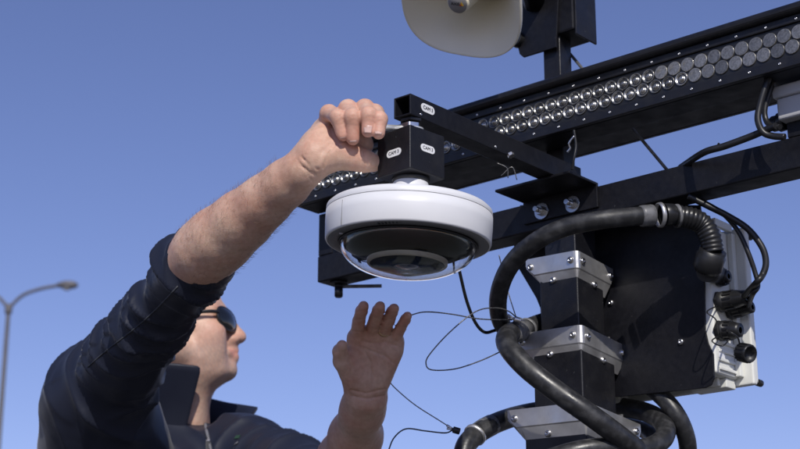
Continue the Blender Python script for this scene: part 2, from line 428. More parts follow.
# ================================================================== camera arm
AA = -.0221
arm = thing('camera_arm', 'black square tube arm with a white tag reaching out over the dome camera', 'bracket arm', L(AA, -.19, BT))
az0, az1, ah = 1.7546, 1.7796, .0125
o8 = [(-ah, az0), (ah, az0), (ah, az1), (-ah, az1)]; i8 = [(-ah+.0022, az0+.0022), (ah-.0022, az0+.0022), (ah-.0022, az1-.0022), (-ah+.0022, az1-.0022)]
b0_, b1_ = -.356, -.0205
V = [L(AA+x, b0_, z) for x, z in o8]+[L(AA+x, b1_, z) for x, z in o8]+[L(AA+x, b0_, z) for x, z in i8]+[L(AA+x, b0_+.16, z) for x, z in i8]
Fq = []
for i in range(4):
    j = (i+1) % 4
    Fq += [(i, j, 4+j, 4+i), (i, 8+i, 8+j, j), (8+i, 12+i, 12+j, 8+j)]
Fq += [(4, 5, 6, 7), (12, 15, 14, 13)]
ab = MB(); ab.add(V, Fq); ab.build('arm_tube', M['powder'], arm, bevel=.0009)
tc_ = L(AA-ah-.0001, -.326, (az0+az1)/2+.002)
st_ = pill(tc_, v, w, -u, .0118, .0050, .0005).build('tag', M['sticker'], arm)
text_part('CAM 3', .0060, tc_-u*.0007, v, w, M['ink'], st_)
for bb_, zz in ((-.338, az0+.0045), (-.2, az0+.004)):
    screw_mb(L(AA-ah, bb_, zz), -u, .0018, .0012).build('rivet', M['bolt'], arm)
q = L(AA-ah-.003, -.175, az0+.001); screw_mb(q, -u*.5-w*.85, .0042, .004, hexhead=True).build('bolt', M['bolt'], arm)
for px in ((497, 163, 507, 170, 508, 178), (501, 176, 512, 169, 517, 180)):
    d_ = 1.915
    MB().tube(spline([P(px[0], px[1], d_), P(px[2], px[3]-2, d_), P(px[4], px[5], d_)], 6), .0006, 6).build('wire_end', M['wire'], arm)

# ================================================================== dome camera
def solve_b(px, a, z):
    lo, hi = -.6, .2
    for _ in range(50):
        m_ = (lo+hi)/2; q = L(a, m_, z)-cC
        if 400+FPX*(q@cR)/(q@cF) < px: lo = m_
        else: hi = m_
    return m_
DB = solve_b(411, AA, 1.72)
DX = L(AA, DB, 0)
def z_at(py, xy=DX):
    k = (224.5-py)/FPX; y = xy[1]-cC[1]
    # (z*c - y*s) = k*(y*c + z*s)
    c_, s_ = math.cos(PITCH), math.sin(PITCH); return cC[2] + y*(k*c_+s_)/(c_-k*s_)
print('DOME', DX, 'depth', (L(AA, DB, 1.65)-cC)@cF, 'b', DB)
dome = thing('dome_camera', 'white round panoramic dome camera with clear bubble hanging under the arm', 'security camera', (DX[0], DX[1], z_at(270)))
ztop = z_at(136)
# drop bolt, washers and hex nut between arm and box
def at(z): return np.array([DX[0], DX[1], z])
b = MB(); b.cyl(at(az0-.0002), at(az0-.004), .0135, n=6, smooth=False); b.cyl(at(az0-.004), at(ztop-.002), .0068, n=16); b.cyl(at(az0-.004), at(az0-.0085), .0098, n=20)
b.build('drop_bolt', M['powder2'], dome, bevel=.0006)
nz1, nz0 = z_at(124), z_at(133)
b = MB(); ang0 = rad(20)
def hexring(z, r): return [at(z)+r*np.array([math.cos(ang0+k*math.pi/3), math.sin(ang0+k*math.pi/3), 0]) for k in range(6)]
b.prism(hexring(nz0, .0118), w*(nz1-nz0)); b.build('hex_nut', M['bolt'], dome, bevel=.0012)
# square mounting box, turned slightly from the arm
rt = rad(4); bu = u*math.cos(rt)+v*math.sin(rt); bv_ = v*math.cos(rt)-u*math.sin(rt)
bh = .0258; zc0 = z_at(179); zc1 = ztop
bc = at((zc0+zc1)/2)
bx = MB().obox(bc, bu, bv_, w, bh, bh+.002, (zc1-zc0)/2).build('mounting_box', M['powder2'], dome, bevel=.0013, seg=3)
for nrm, X_, pos in ((-bv_, -bu, bc-bv_*(bh+.002)+w*.002), (-bu, bv_, bc-bu*bh+w*.0035)):
    X_ = np.asarray(X_)
    if nrm @ bv_ < -.5: ttl = .28; pos = pos-bu*.001-w*.004
    else: ttl = 0.0
    Xr = X_*math.cos(0)+w*0
    st_ = pill(pos+nrm*.0001, Xr, w, nrm, .0112, .0043, .0005).build('tag', M['sticker'], bx)
    text_part('CAM 3', .0056, pos+nrm*.0007, Xr, w, M['ink'], st_)
# tilted head
tilt = rad(2.6)
dz = np.array([math.sin(tilt), -.015, math.cos(tilt)]); dz /= np.linalg.norm(dz)
Rr = .0925
zring = z_at(181) # near top edge of the ring on screen
neck = at(zc0)
b = MB(); b.lathe(neck, -dz, [(.012, -.002), (.0205, -.001), (.0215, .002), (.0205, .0045), (.012, .005)], 28); b.build('gasket', M['plastic'], dome)
# ring top is where its nearest point shows at y=181
def ring_front_y(z): 
    q = np.array([DX[0], DX[1]-Rr, z])-cC; return 224.5-FPX*(q@cU)/(q@cF)
lo, hi = 1.5, 1.8
for _ in range(50):
    m_ = (lo+hi)/2
    if ring_front_y(m_) > 182: lo = m_
    else: hi = m_
zt_ = m_ ; cen = at(zt_); cen = neck + dz*((zt_-neck[2])/dz[2])
H = .0405
NH = np.linalg.norm(cen-neck)-.0045
b = MB(); b.lathe(cen, dz, [(.0105, NH), (.0190, NH), (.0200, NH-.0015), (.0208, NH*.5), (.0230, .0065), (.0275, .0042), (.06, .0033), (.082, .0022), (.0893, .0008), (Rr, -.0022), (Rr+.0003, -.006), (Rr+.0003, -.0075)], 72)
b.build('top_shell', M['white'], dome)
b = MB(); b.lathe(cen, dz, [(Rr-.0010, -.0072), (Rr-.0008, -.0080), (Rr+.0004, -.0082), (Rr+.0006, -.020), (Rr-.0003, -H+.0022), (Rr-.0010, -H+.0006), (Rr-.0020, -H), (Rr-.0030, -H)], 96)
ring = b.build('side_ring', M['white'], dome)
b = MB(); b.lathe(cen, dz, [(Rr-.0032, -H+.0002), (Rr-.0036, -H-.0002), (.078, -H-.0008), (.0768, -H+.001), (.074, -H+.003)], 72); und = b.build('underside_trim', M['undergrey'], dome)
for k in range(26):     # vent slots in the underside, on the near side
    an = rad(-90 + (k-12.5)*2.7+12)
    if 11 < k < 14: continue
    X_, Y_ = np.array([math.cos(an), math.sin(an), 0]), np.array([-math.sin(an), math.cos(an), 0])
    MB().obox(cen-dz*(H+.0007)+X_*.0842, X_, Y_, dz, .0024, .0008, .0006).build('vent_slot', M['plastic'], und)
for an in (-150, -35, 20):
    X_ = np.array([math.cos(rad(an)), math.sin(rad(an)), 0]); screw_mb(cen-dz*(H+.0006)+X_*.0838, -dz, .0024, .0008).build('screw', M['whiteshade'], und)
for an in (-141,):   # panel joints in the ring
    X_ = np.array([math.cos(rad(an)), math.sin(rad(an)), 0]); Y_ = np.cross(dz, X_)
    MB().obox(cen+X_*(Rr+.00035)-dz*(.0225), X_, Y_, dz, .0004, .00022, .0143).build('joint_line', M['undergrey'], ring)
# bubble
prof = []
ab_, cb_ = .0752, .0350
for k in range(25):
    t = k/24; an = t*math.pi/2
    prof.append((max(ab_*math.cos(an)**.82, 1e-5), -H-.0006-cb_*math.sin(an)**.9))
b = MB(); b.lathe(cen, dz, prof, 96); b.lathe(cen, dz, [(max(r_-.0030, 1e-5), h_+.0030*(i_/24)) for i_, (r_, h_) in enumerate(prof)], 96); bo = b.build('bubble', M['bubble'], dome)
n_ = len(prof)*96; bm = bmesh.new(); bm.from_mesh(bo.data); bm.verts.ensure_lookup_table()
for k in range(96): bm.faces.new([bm.verts[q] for q in (k, (k+1) % 96, n_+(k+1) % 96, n_+k)]).smooth = False
bmesh.ops.remove_doubles(bm, verts=bm.verts[:], dist=2e-5); bmesh.ops.recalc_face_normals(bm, faces=bm.faces[:]); bm.to_mesh(bo.data); bm.free()
b = MB(); b.lathe(cen, dz, [(.0762, -H-.0010), (.0772, -H-.0016), (.0770, -H-.0028), (.0757, -H-.003), (.0755, -H-.0012)], 72); b.build('bubble_rim', M['plastic'], dome)
b = MB(); b.lathe(cen, dz, [(.0735, -H+.002), (.0705, -H-.003), (.066, -H-.0075), (.058, -H-.0115), (.050, -H-.0145), (.0455, -H-.0165), (.0445, -H-.0185)], 64); ic = b.build('inner_shroud', M['blackmatte'], dome)
b = MB(); b.lathe(cen, dz, [(.0445, -H-.0185), (.0441, -H-.0225), (.0425, -H-.0237), (.0410, -H-.0230)], 64); b.build('inner_rim', M['tan'], dome)
b = MB(); b.lathe(cen, dz, [(.0410, -H-.0230), (.036, -H-.019), (.026, -H-.020), (.0185, -H-.0215), (.0175, -H-.0255), (.0145, -H-.0262)], 56); b.build('inner_bowl', M['blackmatte'], dome)
b = MB(); b.lathe(cen, dz, [(.0145, -H-.0262), (.0142, -H-.0245), (.010, -H-.0262), (.005, -H-.0272), (.00001, -H-.0276)], 32); b.build('centre_lens', M['camglass'], dome)
# wrench on the nut, held in the right hand
wr0 = at((nz0+nz1)/2-.0005)
wd = P(376, 127, 1.792)-wr0; wd /= np.linalg.norm(wd)
wrench = thing('wrench', 'slim chrome wrench gripped in the raised hand, set on the nut above the dome camera', 'wrench', wr0-w*.006)
MB().cyl(wr0+wd*.0115, wr0+wd*.052, .0037, .0035, n=12).build('shank', M['chrome'], wrench)
wx = np.cross(w, wd); b = MB()
jaw = []
for k in range(25):
    t = rad(35+290*k/24); jaw.append((math.cos(t), math.sin(t)))
V = [wr0+.0135*(x*-1*-wd*-1+y*wx) for x, y in jaw]
hexo = [wr0-w*.0025+.0148*(-x*wd+y*wx) for x, y in jaw]; hexi = [wr0-w*.0025+.0124*(-x*wd+y*wx) for x, y in jaw]
n = len(jaw); V = [p-w*.0012 for p in hexo]+[p-w*.0012 for p in hexi]+[p+w*.0012 for p in hexo]+[p+w*.0012 for p in hexi]
Fq = []
for i in range(n-1): Fq += [(i, i+1, n+i+1, n+i), (2*n+i, 3*n+i, 3*n+i+1, 2*n+i+1), (i, 2*n+i, 2*n+i+1, i+1), (n+i, n+i+1, 3*n+i+1, 3*n+i)]
Fq += [(0, n, 3*n, 2*n), (n-1, 3*n-1, 4*n-1, 2*n-1)]
b.add(V, Fq); b.build('jaw', M['chrome'], wrench, bevel=.0005)

# ================================================================== horn loudspeaker
hn = np.array([-.45, -.55, -.70]); hn /= np.linalg.norm(hn)
hcn = P(460, 1, 1.96)
horn = thing('horn_loudspeaker', 'off-white square-mouthed horn loudspeaker at the top of the rig', 'loudspeaker', hcn-w*.08)
hX = np.cross(w, hn); hX /= np.linalg.norm(hX); hY = np.cross(hn, hX)
rr_ = rad(-26); hX, hY = hX*math.cos(rr_)+hY*math.sin(rr_), hY*math.cos(rr_)-hX*math.sin(rr_)
def sq(t, e): 
    c_, s_ = math.cos(t), math.sin(t); return np.sign(c_)*abs(c_)**e, np.sign(s_)*abs(s_)**e
def horn_loft(prof, n=64):
    V = []; m_ = len(prof)
    for R_, h_, e in prof:
        for k in range(n):
            x, y = sq(2*math.pi*k/n, e); V.append(hcn + hn*h_ + R_*(x*hX*1.02+y*hY*.93))
    return MB().add(V, [(i*n+j, i*n+(j+1) % n, (i+1)*n+(j+1) % n, (i+1)*n+j) for i in range(m_-1) for j in range(n)], True)
RM = .0790
horn_loft([(RM*.30, -.115, 1), (RM*.36, -.090, .98), (RM*.48, -.062, .92), (RM*.66, -.034, .82), (RM*.86, -.010, .74), (RM*.965, -.001, .72), (RM*.99, .0015, .72), (RM*1.005, .001, .72), (RM*1.01, -.003, .72), (RM*1.0, -.006, .72),
           (RM*.985, -.0055, .72), (RM*.95, -.008, .73), (RM*.86, -.018, .76), (RM*.68, -.042, .84), (RM*.5, -.07, .92), (RM*.4, -.1, 1), (RM*.36, -.124, 1)]).build('horn_bell', M['cream'], horn)
b = MB(); b.lathe(hcn, hn, [(.034, -.150), (.036, -.146), (.036, -.105), (.0335, -.1)], 32); b.lathe(hcn, -hn, [(.00001, .150), (.034, .150)], 32); b.build('driver_housing', M['boxgrey'], horn)
b = MB(); b.lathe(hcn, hn, [(.019, -.118), (.0165, -.075), (.0148, -.015), (.0142, .006), (.0136, .0075), (.0128, .0075)], 32); b.build('phase_cone', M['cream'], horn)
b = MB(); b.lathe(hcn, hn, [(.0128, .0074), (.0120, .0085), (.00001, .0090)], 32); cp = b.build('cone_cap', M['capgrey'], horn)
lx = -(-cR); tx = cR - hn*(cR@hn); tx /= np.linalg.norm(tx); ty = np.cross(hn, tx)
r2 = rad(8); tx, ty = tx*math.cos(r2)+ty*math.sin(r2), ty*math.cos(r2)-tx*math.sin(r2)
text_part('AXIS', .0058, hcn+hn*.0092-tx*.0022, tx, ty, M['ink'], cp)
tri = hcn+hn*.0092+tx*.0068
MB().prism([tri-tx*.0028-ty*.0018, tri+tx*.0024-ty*.0018, tri-tx*.0004+ty*.0034], hn*.0003).build('emblem', M['yellow'], cp)
MB().prism([tri-tx*.0034-ty*.0021, tri-tx*.0002-ty*.0021, tri-tx*.0019+ty*.0006], hn*.0004).build('emblem', M['red'], cp)
q = hcn-hn*.046+hX*(.045)*(1 if (hX@cR) > 0 else -1)+w*.012
MB().lathe(q, hn, [(.0050, -.003), (.0052, .002), (.0044, .0035), (.0028, .0030), (.0026, .0005), (.00001, .0005)], 18).build('drain_screw', M['capgrey'], horn)

# bracket between horn and post
brk = thing('speaker_bracket', 'black folded steel bracket holding the horn loudspeaker on its post', 'bracket', L(.0105, 0, 1.965))
def on(px, py, b_): return RPb(px, py, b_)
b = MB(); b.prism([on(519, 30, -.022), on(518, 48, -.022), on(519.5, 54, -.022), on(523, 57, -.022), on(541, 51.5, -.022), on(556, 47, -.022), on(558, 0, -.022), on(560, -60, -.022), on(520, -50, -.022)], v*.0035); b.build('front_plate', M['powder'], brk, bevel=.0006)
zb_ = on(556, 40, -.018)[2]
b = MB(); pts = []
b.lbox((-.030, .046), (-.018, .034), (1.976, 2.10)); b.build('bracket_box', M['powder'], brk, bevel=.003)
b = MB(); b.lbox((-.0335, -.0305), (-.0175, .030), (1.968, 2.09)); b.build('side_plate', M['powder2'], brk, bevel=.001)
q = on(514, 38, -.03); b = MB(); b.cyl(q, q+v*.012, .011, n=20); b.build('pivot_knob', M['plastic'], brk, bevel=.001)
b = MB(); b.tube([hcn-hn*.14, hcn-hn*.16+v*.02, L(.03, -.02, 2.03)], .016, 14); b.build('swivel_arm', M['powder'], brk)

# ================================================================== equipment enclosure
enc = thing('equipment_enclosure', 'light grey ribbed electronics enclosure with black shield plate and cable glands, behind the mast', 'enclosure', L(-.04, .07, 1.49))
sh = [(700, 205), (703, 230), (705, 330), (708, 343), (713, 354), (714, 378), (711, 385), (705, 388), (617, 397), (575, 395), (536, 298), (517, 266), (512, 235), (520, 205)]
MB().prism([RPb(x, y, .050) for x, y in sh], v*.003).build('shield_plate', M['powder'], enc, bevel=.0006)
q = RPb(681, 342, .0498); screw_mb(q, -v, .0042, .003).build('screw', M['bolt'], enc)
screw_mb(RPb(611, 303, .0498), -v, .004, .003).build('screw', M['bolt'], enc)
ez0, ez1 = 1.4985, 1.700
body = MB().lbox((-.170, .09), (.0535, .108), (ez0+.008, ez1-.006)).build('body', M['boxwhite'], enc, bevel=.004, seg=3)
fl = MB().lbox((-.190, .10), (.1082, .118), (ez0, ez1)).build('lid_flange', M['boxwhite'], enc, bevel=.0025, seg=3)
MB().lbox((-.187, .097), (.1182, .128), (ez0+.003, ez1-.003)).build('lid', M['boxwhite'], enc, bevel=.004, seg=3)
for k in range(6):    # ribs on the side
    zz = ez0+.013+k*.011
    MB().lbox((-.1725, -.1702), (.060, .103), (zz, zz+.0042)).build('rib', M['boxwhite'], body, bevel=.001)
MB().lbox((-.1775, -.1703), (.0985, .1080), (ez0+.01, ez1-.008)).build('edge_rib', M['boxwhite'], body, bevel=.0012)
MB().lbox((-.1775, -.1703), (.068, .0715), (1.628, ez1-.008)).build('edge_rib', M['boxwhite'], body, bevel=.0012)
for aa in (-.176, -.160, -.146):
    MB().lbox((aa, aa+.006), (.062, .104), (ez1-.0058, ez1+.004)).build('top_rib', M['boxwhite'], body, bevel=.001)
for aa in (-.165, -.01):
    b = MB(); b.lbox((aa, aa+.05), (.085, .1079), (ez0-.004, ez0+.0078)); b.lbox((aa+.008, aa+.02), (.078, .0849), (ez0-.002, ez0+.0078)); b.build('mounting_foot', M['boxwhite'], enc, bevel=.0012)
for (aa, zz) in ((-.1835, ez0+.006), (-.1835, ez1-.006)):
    MB().cyl(L(aa, .128, zz), L(aa, .137, zz), .0045, n=14).build('lid_screw', M['plastic'], enc)

SA = -.1703
def gland(b_, zz, sc=1.0, length=.03, tilt=0.0, m='plastic'):
    n_ = -u*math.cos(tilt)+(-w)*math.sin(tilt); c = L(SA, b_, zz)
    b = MB()
    b.cyl(c, c+n_*.004*sc, .0135*sc, n=6, smooth=False)
    b.lathe(c+n_*.004*sc, n_, [(.0125*sc, 0), (.0128*sc, .006*sc), (.0110*sc, .007*sc), (.0112*sc, length*.6), (.0092*sc, length*.85), (.0085*sc, length), (.004*sc, length)], 20)
    x_, y_, d_ = frame_from_axis(n_)
    for k in range(14):
        an = k*math.pi/7; e1 = math.cos(an)*x_+math.sin(an)*y_; e2 = np.cross(n_, e1)
        b.obox(c+n_*(.008*sc+length*.2)+e1*.0110*sc, n_, e1, e2, length*.2, .0012*sc, .0011*sc)
    b.build('cable_gland', M[m], enc)
    return c+n_*(length+.003*sc)
g1 = gland(.068, 1.597, 1.0, .036)
g1b = gland(.092, 1.590, .8, .030)
g2 = gland(.064, 1.560, 1.0, .026, .12)
g0 = gland(.070, 1.628, .85, .012)
# dangling screw cap on its tether
cc = P(745, 353, 1.90); ax = np.array([.45, -.75, -.3]); ax /= np.linalg.norm(ax)
b = MB(); b.lathe(cc-ax*.009, ax, [(.0001, 0), (.0098, .0005), (.0108, .002), (.0108, .018), (.0092, .019), (.0085, .012), (.0001, .0115)], 20)
x_, y_, d_ = frame_from_axis(ax)
for k in range(16):
    an = k*math.pi/8; e1 = math.cos(an)*x_+math.sin(an)*y_; b.obox(cc+e1*.0108, ax, e1, np.cross(ax, e1), .007, .0008, .0011)
b.build('screw_cap', M['plastic'], enc)
MB().tube(spline([L(SA-.012, .066, 1.558), P(728, 331, 1.90), P(738, 338, 1.895), cc-ax*.009], 6), .0011, 6).build('tether', M['plastic'], enc)
MB().tube(spline([L(SA-.004, .058, 1.590), P(707, 312, 1.90), P(716, 320, 1.90), L(SA-.004, .058, 1.552)], 6), .0009, 6).build('tether', M['plastic'], enc)
MB().tube(spline([L(SA-.005, .058, 1.553), P(712, 341, 1.90), P(722, 346, 1.90), P(729, 340, 1.90)], 6), .0009, 6).build('tether', M['plastic'], enc)
MB().lbox((-.1712, -.1704), (.06, .074), (1.527, 1.535)).build('rating_label', M['sticker'], enc)

# ================================================================== hoses
def hose(name, label, pts, r, m=None, n=18, cat='hose', group=None):
    base = np.array(pts[len(pts)//2]); t = thing(name, label, cat, base, group or 'black hoses coiled round the mast')
    MB().tube(spline(pts, 9), r, n).build('hose_body' if cat == 'hose' else 'cable_body', m or M['rubber'], t); return t
# A: enclosure elbow -> left over the front of the mast -> round the back
hA = [P(652, 215, 1.905), P(628, 217, 1.895), P(600, 220, 1.89), P(570, 226, 1.90), P(543, 237, 1.91), P(520, 254, 1.93), P(505, 275, 1.955), P(498, 300, 1.985), P(501, 322, 2.02), P(515, 340, 2.06), P(540, 352, 2.09), P(575, 358, 2.10), P(605, 362, 2.09), P(628, 371, 2.05), P(652, 388, 2.0), P(672, 408, 1.975), P(684, 430, 1.97), P(688, 452, 1.98), P(684, 475, 2.0), P(670, 500, 2.03), P(640, 530, 2.08)]
h1 = hose('conduit_hose', 'thick black hose arching from the enclosure elbow over the mast front, then down behind it', hA, .0112)
# fittings and the corrugated elbow at the enclosure
p0, p1 = P(640, 216, 1.90), P(662, 215, 1.908)
MB().lathe(p0, p1-p0, [(.0112, 0), (.0126, .001), (.0130, .004), (.0132, .014), (.0128, .017), (.0112, .0175)], 22).build('hose_sleeve', M['ringgrey'], h1)
p2 = P(658, 215, 1.907); MB().lathe(p2, p1-p0, [(.0135, 0), (.0150, .001), (.0152, .0045), (.0135, .0055)], 24).build('clamp_ring', M['steel'], h1)
p3 = P(664, 215, 1.909); MB().lathe(p3, p1-p0, [(.0132, 0), (.0140, .002), (.0132, .012), (.0120, .014)], 22).build('coupling', M['plastic'], h1)
p4 = P(675, 216, 1.913); MB().lathe(p4, p1-p0, [(.0128, 0), (.0142, .001), (.0144, .004), (.0128, .005)], 24).build('clamp_ring', M['ringgrey'], h1)
el = spline([P(676, 216, 1.913), P(690, 218, 1.915), P(702, 224, 1.918), P(710, 237, 1.915), P(713, 252, 1.913)], 12)
rs = [.0128+.0009*math.sin(i*1.9) for i in range(len(el))]
MB().tube(el, rs, 20).build('corrugated_elbow', M['plastic'], h1)
ga = P(713, 250, 1.913); gb = P(706, 272, 1.922)
MB().tube([ga, ga+(gb-ga)*.2, ga+(gb-ga)*.25, ga+(gb-ga)*.8, gb], [.0165, .0165, .018, .018, .014], 20).build('swivel_nut', M['plastic'], h1)
MB().cyl(gb, L(SA-.001, .066, 1.633), .012, n=18).build('elbow_end', M['plastic'], h1)
# B: hose that loops out left of collar two and crosses the front of the mast
hB = [P(560, 318, 2.10), P(540, 324, 2.07), P(524, 330, 2.03), P(511, 333, 1.985), P(506, 340, 1.95), P(511, 351, 1.925), P(528, 369, 1.905), P(556, 391, 1.89), P(586, 412, 1.88), P(616, 434, 1.885), P(640, 453, 1.91), P(660, 474, 1.97), P(666, 500, 2.05)]
h2 = hose('conduit_hose', 'thick black hose looping out left of the middle collar and slanting across the mast front', hB, .0130)
pr0 = P(526, 329.5, 2.035); MB().lathe(pr0, P(516, 331.5, 2.0)-pr0, [(.0132, -.003), (.0148, -.002), (.0148, .002), (.0132, .003)], 24).build('clamp_ring', M['ringgrey'], h2)
MB().tube([P(524, 330, 2.03), P(519, 331.4, 2.011), P(511, 333, 1.985)], [.0134, .0136, .0132], 18).build('hose_sleeve', M['ringgrey'], h2)
# C: lower hose from behind collar three out to the left
hC = [P(640, 425, 2.11), P(600, 412, 2.12), P(565, 408, 2.11), P(535, 412, 2.08), P(510, 418, 2.04), P(488, 427, 2.0), P(472, 438, 1.975), P(464, 452, 1.96), P(466, 475, 1.945), P(490, 505, 1.93)]
h3 = hose('conduit_hose', 'thick black hose leaving the lowest collar to the left, with a grey clamp ring', hC, .0128)
MB().tube([P(492, 424.8, 2.0075), P(484, 429, 1.995), P(474.5, 435.5, 1.98)], [.0133, .0134, .0132], 18).build('hose_sleeve', M['ringgrey'], h3)
pr0 = P(475, 435, 1.981); MB().lathe(pr0, P(470, 440.5, 1.972)-pr0, [(.0130, -.0025), (.0147, -.002), (.0147, .002), (.0130, .0025)], 24).build('clamp_ring', M['steel'], h3)
# D: inner coil right of collar three, coming back across the front at the bottom edge
hD = [P(560, 398, 2.12), P(590, 401, 2.10), P(622, 407, 2.06), P(645, 412, 2.02), P(660, 420, 1.985), P(666, 431, 1.955), P(660, 442, 1.93), P(642, 449, 1.91), P(618, 448, 1.895), P(590, 449, 1.885), P(560, 456, 1.885), P(530, 468, 1.90), P(505, 488, 1.93)]
h4 = hose('conduit_hose', 'thick black hose coiled in a tight bend right of the lowest collar', hD, .0122)
hE = [P(575, 420, 2.11), P(610, 424, 2.09), P(636, 428, 2.06), P(650, 434, 2.03), P(656, 444, 2.0), P(650, 458, 1.98), P(625, 470, 1.97)]
h5 = hose('conduit_hose', 'short stretch of black hose inside the coil beside the lowest collar', hE, .0105)

# ================================================================== cables
def cable(label, pts, r, m='blackwire', name='cable', cat='cable'):
    o = MB().tube(spline(pts, 10), r, 9).build(name, M[m]); return tag(o, label, cat, {'cable': 'black cables on the rig', 'lanyard': 'lanyards between the hands and the hoses'}.get(name))
cable('thick black cable arching outside the enclosure edge down to its gland', [P(688, 196, 1.93), P(708, 206, 1.925), P(728, 216, 1.92), P(748, 229, 1.91), P(762, 247, 1.90), P(766, 262, 1.895), P(763, 274, 1.892), P(756, 283, 1.89), g1-u*-.006], .0040)
cable('slimmer black cable curving close beside the enclosure edge', [P(700, 200, 1.94), P(722, 213, 1.935), P(738, 231, 1.925), P(748, 252, 1.915), P(755, 272, 1.91), P(758, 286, 1.905), P(753, 294, 1.905), g1b-u*-.006], .0030)
cable('black cable lying along the top of the cross beam at right', [L(-.17, -.004, BT+.003), P(704, 152.5, 1.885), P(725, 146, 1.865), P(752, 136, 1.85), P(768, 129, 1.835), P(776, 126, 1.825)], .0042)
cable('small cut tie end sticking up from the beam cable', [P(715, 151, 1.875), P(717, 147, 1.875), P(719, 143, 1.873)], .0012, name='cable_tie', cat='cable tie')
cable('black cable hanging in an outer loop left of the small grey box', [P(775, 60, 1.86), P(766, 85, 1.85), P(760, 105, 1.845), P(758, 120, 1.84), P(763, 132, 1.835), P(772, 136, 1.83), P(785, 137, 1.82)], .0040)
cable('black cable in the inner loop beside the small grey box', [P(780, 62, 1.87), P(771, 88, 1.86), P(765, 108, 1.855), P(766, 120, 1.85), P(771, 126, 1.84), P(780, 127, 1.825)], .0034)
cable('thin black cable curling down from behind the dome camera', [P(455, 250, 1.98), P(461, 278, 1.99), P(467, 302, 2.0), P(475, 322, 2.01), P(484, 332, 2.02), P(493, 331, 2.03), P(505, 326, 2.04)], .0021)
cable('short black cable with a shiny kink hanging below the light bar by the mast', [P(574, 130, 1.97), P(576, 145, 1.965), P(574, 158, 1.96), P(572, 170, 1.96)], .0016)
cable('bright twisted wire tie hanging under the light bar beside the post', [P(574, 136, 1.955), P(569, 143, 1.955), P(570, 148, 1.955), P(567, 152, 1.955)], .0012, 'bolt', name='wire_tie', cat='wire tie')
# steel lanyards
cable('steel lanyard drooping in a wide open loop left of the hoses', [P(518, 319, 1.99), P(508, 311, 1.97), P(494, 308, 1.95), P(475, 312, 1.93), P(450, 332, 1.91), P(430, 354, 1.90), P(426, 364, 1.90), P(432, 370, 1.90), P(455, 369, 1.91), P(480, 361, 1.93), P(502, 351, 1.95)], .0008, 'wire', name='lanyard', cat='wire')
cable('steel lanyard running level from the raised fingertips to the hose clamp', [P(408, 316, 1.90), P(425, 312, 1.91), P(450, 314, 1.93), P(480, 319, 1.95), P(512, 320, 1.985)], .0008, 'wire', name='lanyard', cat='wire')
cable('steel lanyard hanging straight down from behind the dome to the hose clamp', [P(499, 255, 2.0), P(503, 272, 2.0), P(509, 295, 1.99), P(516, 317, 1.985)], .0007, 'wire', name='lanyard', cat='wire')
cable('steel lanyard slanting down from the open hand to the lower hose clamp', [P(388, 380, 1.97), P(396, 389, 1.97), P(415, 405, 1.97), P(440, 421, 1.97), P(451, 428, 1.97)], .0007, 'wire', name='lanyard', cat='wire')
cable('dark lanyard curving down from the lower hose clamp to the frame bottom', [P(388, 452, 1.95), P(394, 438, 1.955), P(406, 429, 1.96), P(425, 431, 1.965), P(445, 433, 1.97), P(453, 430, 1.97)], .0009, 'blackwire', name='lanyard', cat='wire')
for (x, y, d, lab) in ((517, 320, 1.983, 'small metal ferrule joining the lanyards at the upper hose'), (456, 430.5, 1.967, 'small dark ferrule joining the lanyards at the lower hose')):
    t = thing('lanyard_clip', lab, 'clip', P(x, y+4, d), 'lanyard clips on the hoses')
    q = P(x, y, d); dr = np.array([.9, .1, -.25]); dr /= np.linalg.norm(dr)
    b = MB(); b.cyl(q-dr*.004, q+dr*.005, .0042, n=12); b.build('clip_body', M['bolt'] if x > 500 else M['plastic'], t, bevel=.0008)
    b = MB(); b.cyl(q-dr*.012+w*.003, q-dr*.003, .0016, n=8); b.cyl(q-dr*.012-w*.001, q-dr*.003, .0014, n=8); b.build('ferrule', M['bolt'], t)

# ================================================================== small grey junction box on the beam
jb = thing('junction_box', 'small light grey junction box on the beam at the right frame edge', 'junction box', L(-.38, -.01, BT))
MB().lbox((-.44, -.318), (-.033, .035), (1.7695, 1.796)).build('box_body', M['boxgrey'], jb, bevel=.003, seg=3)
MB().lbox((-.443, -.3145), (-.036, .038), (1.7963, 1.811)).build('box_lid', M['boxgrey'], jb, bevel=.003, seg=3)
MB().lbox((-.445, -.322), (-.019, .019), (BT+.0003, 1.7693)).build('box_stand', M['powder'], jb, bevel=.001)
q = L(-.3178, -.012, 1.775); MB().lathe(q, u, [(.011, 0), (.0115, .008), (.0095, .009), (.0095, .016), (.006, .022), (.0045, .022)], 18).build('cable_gland', M['plastic'], jb)

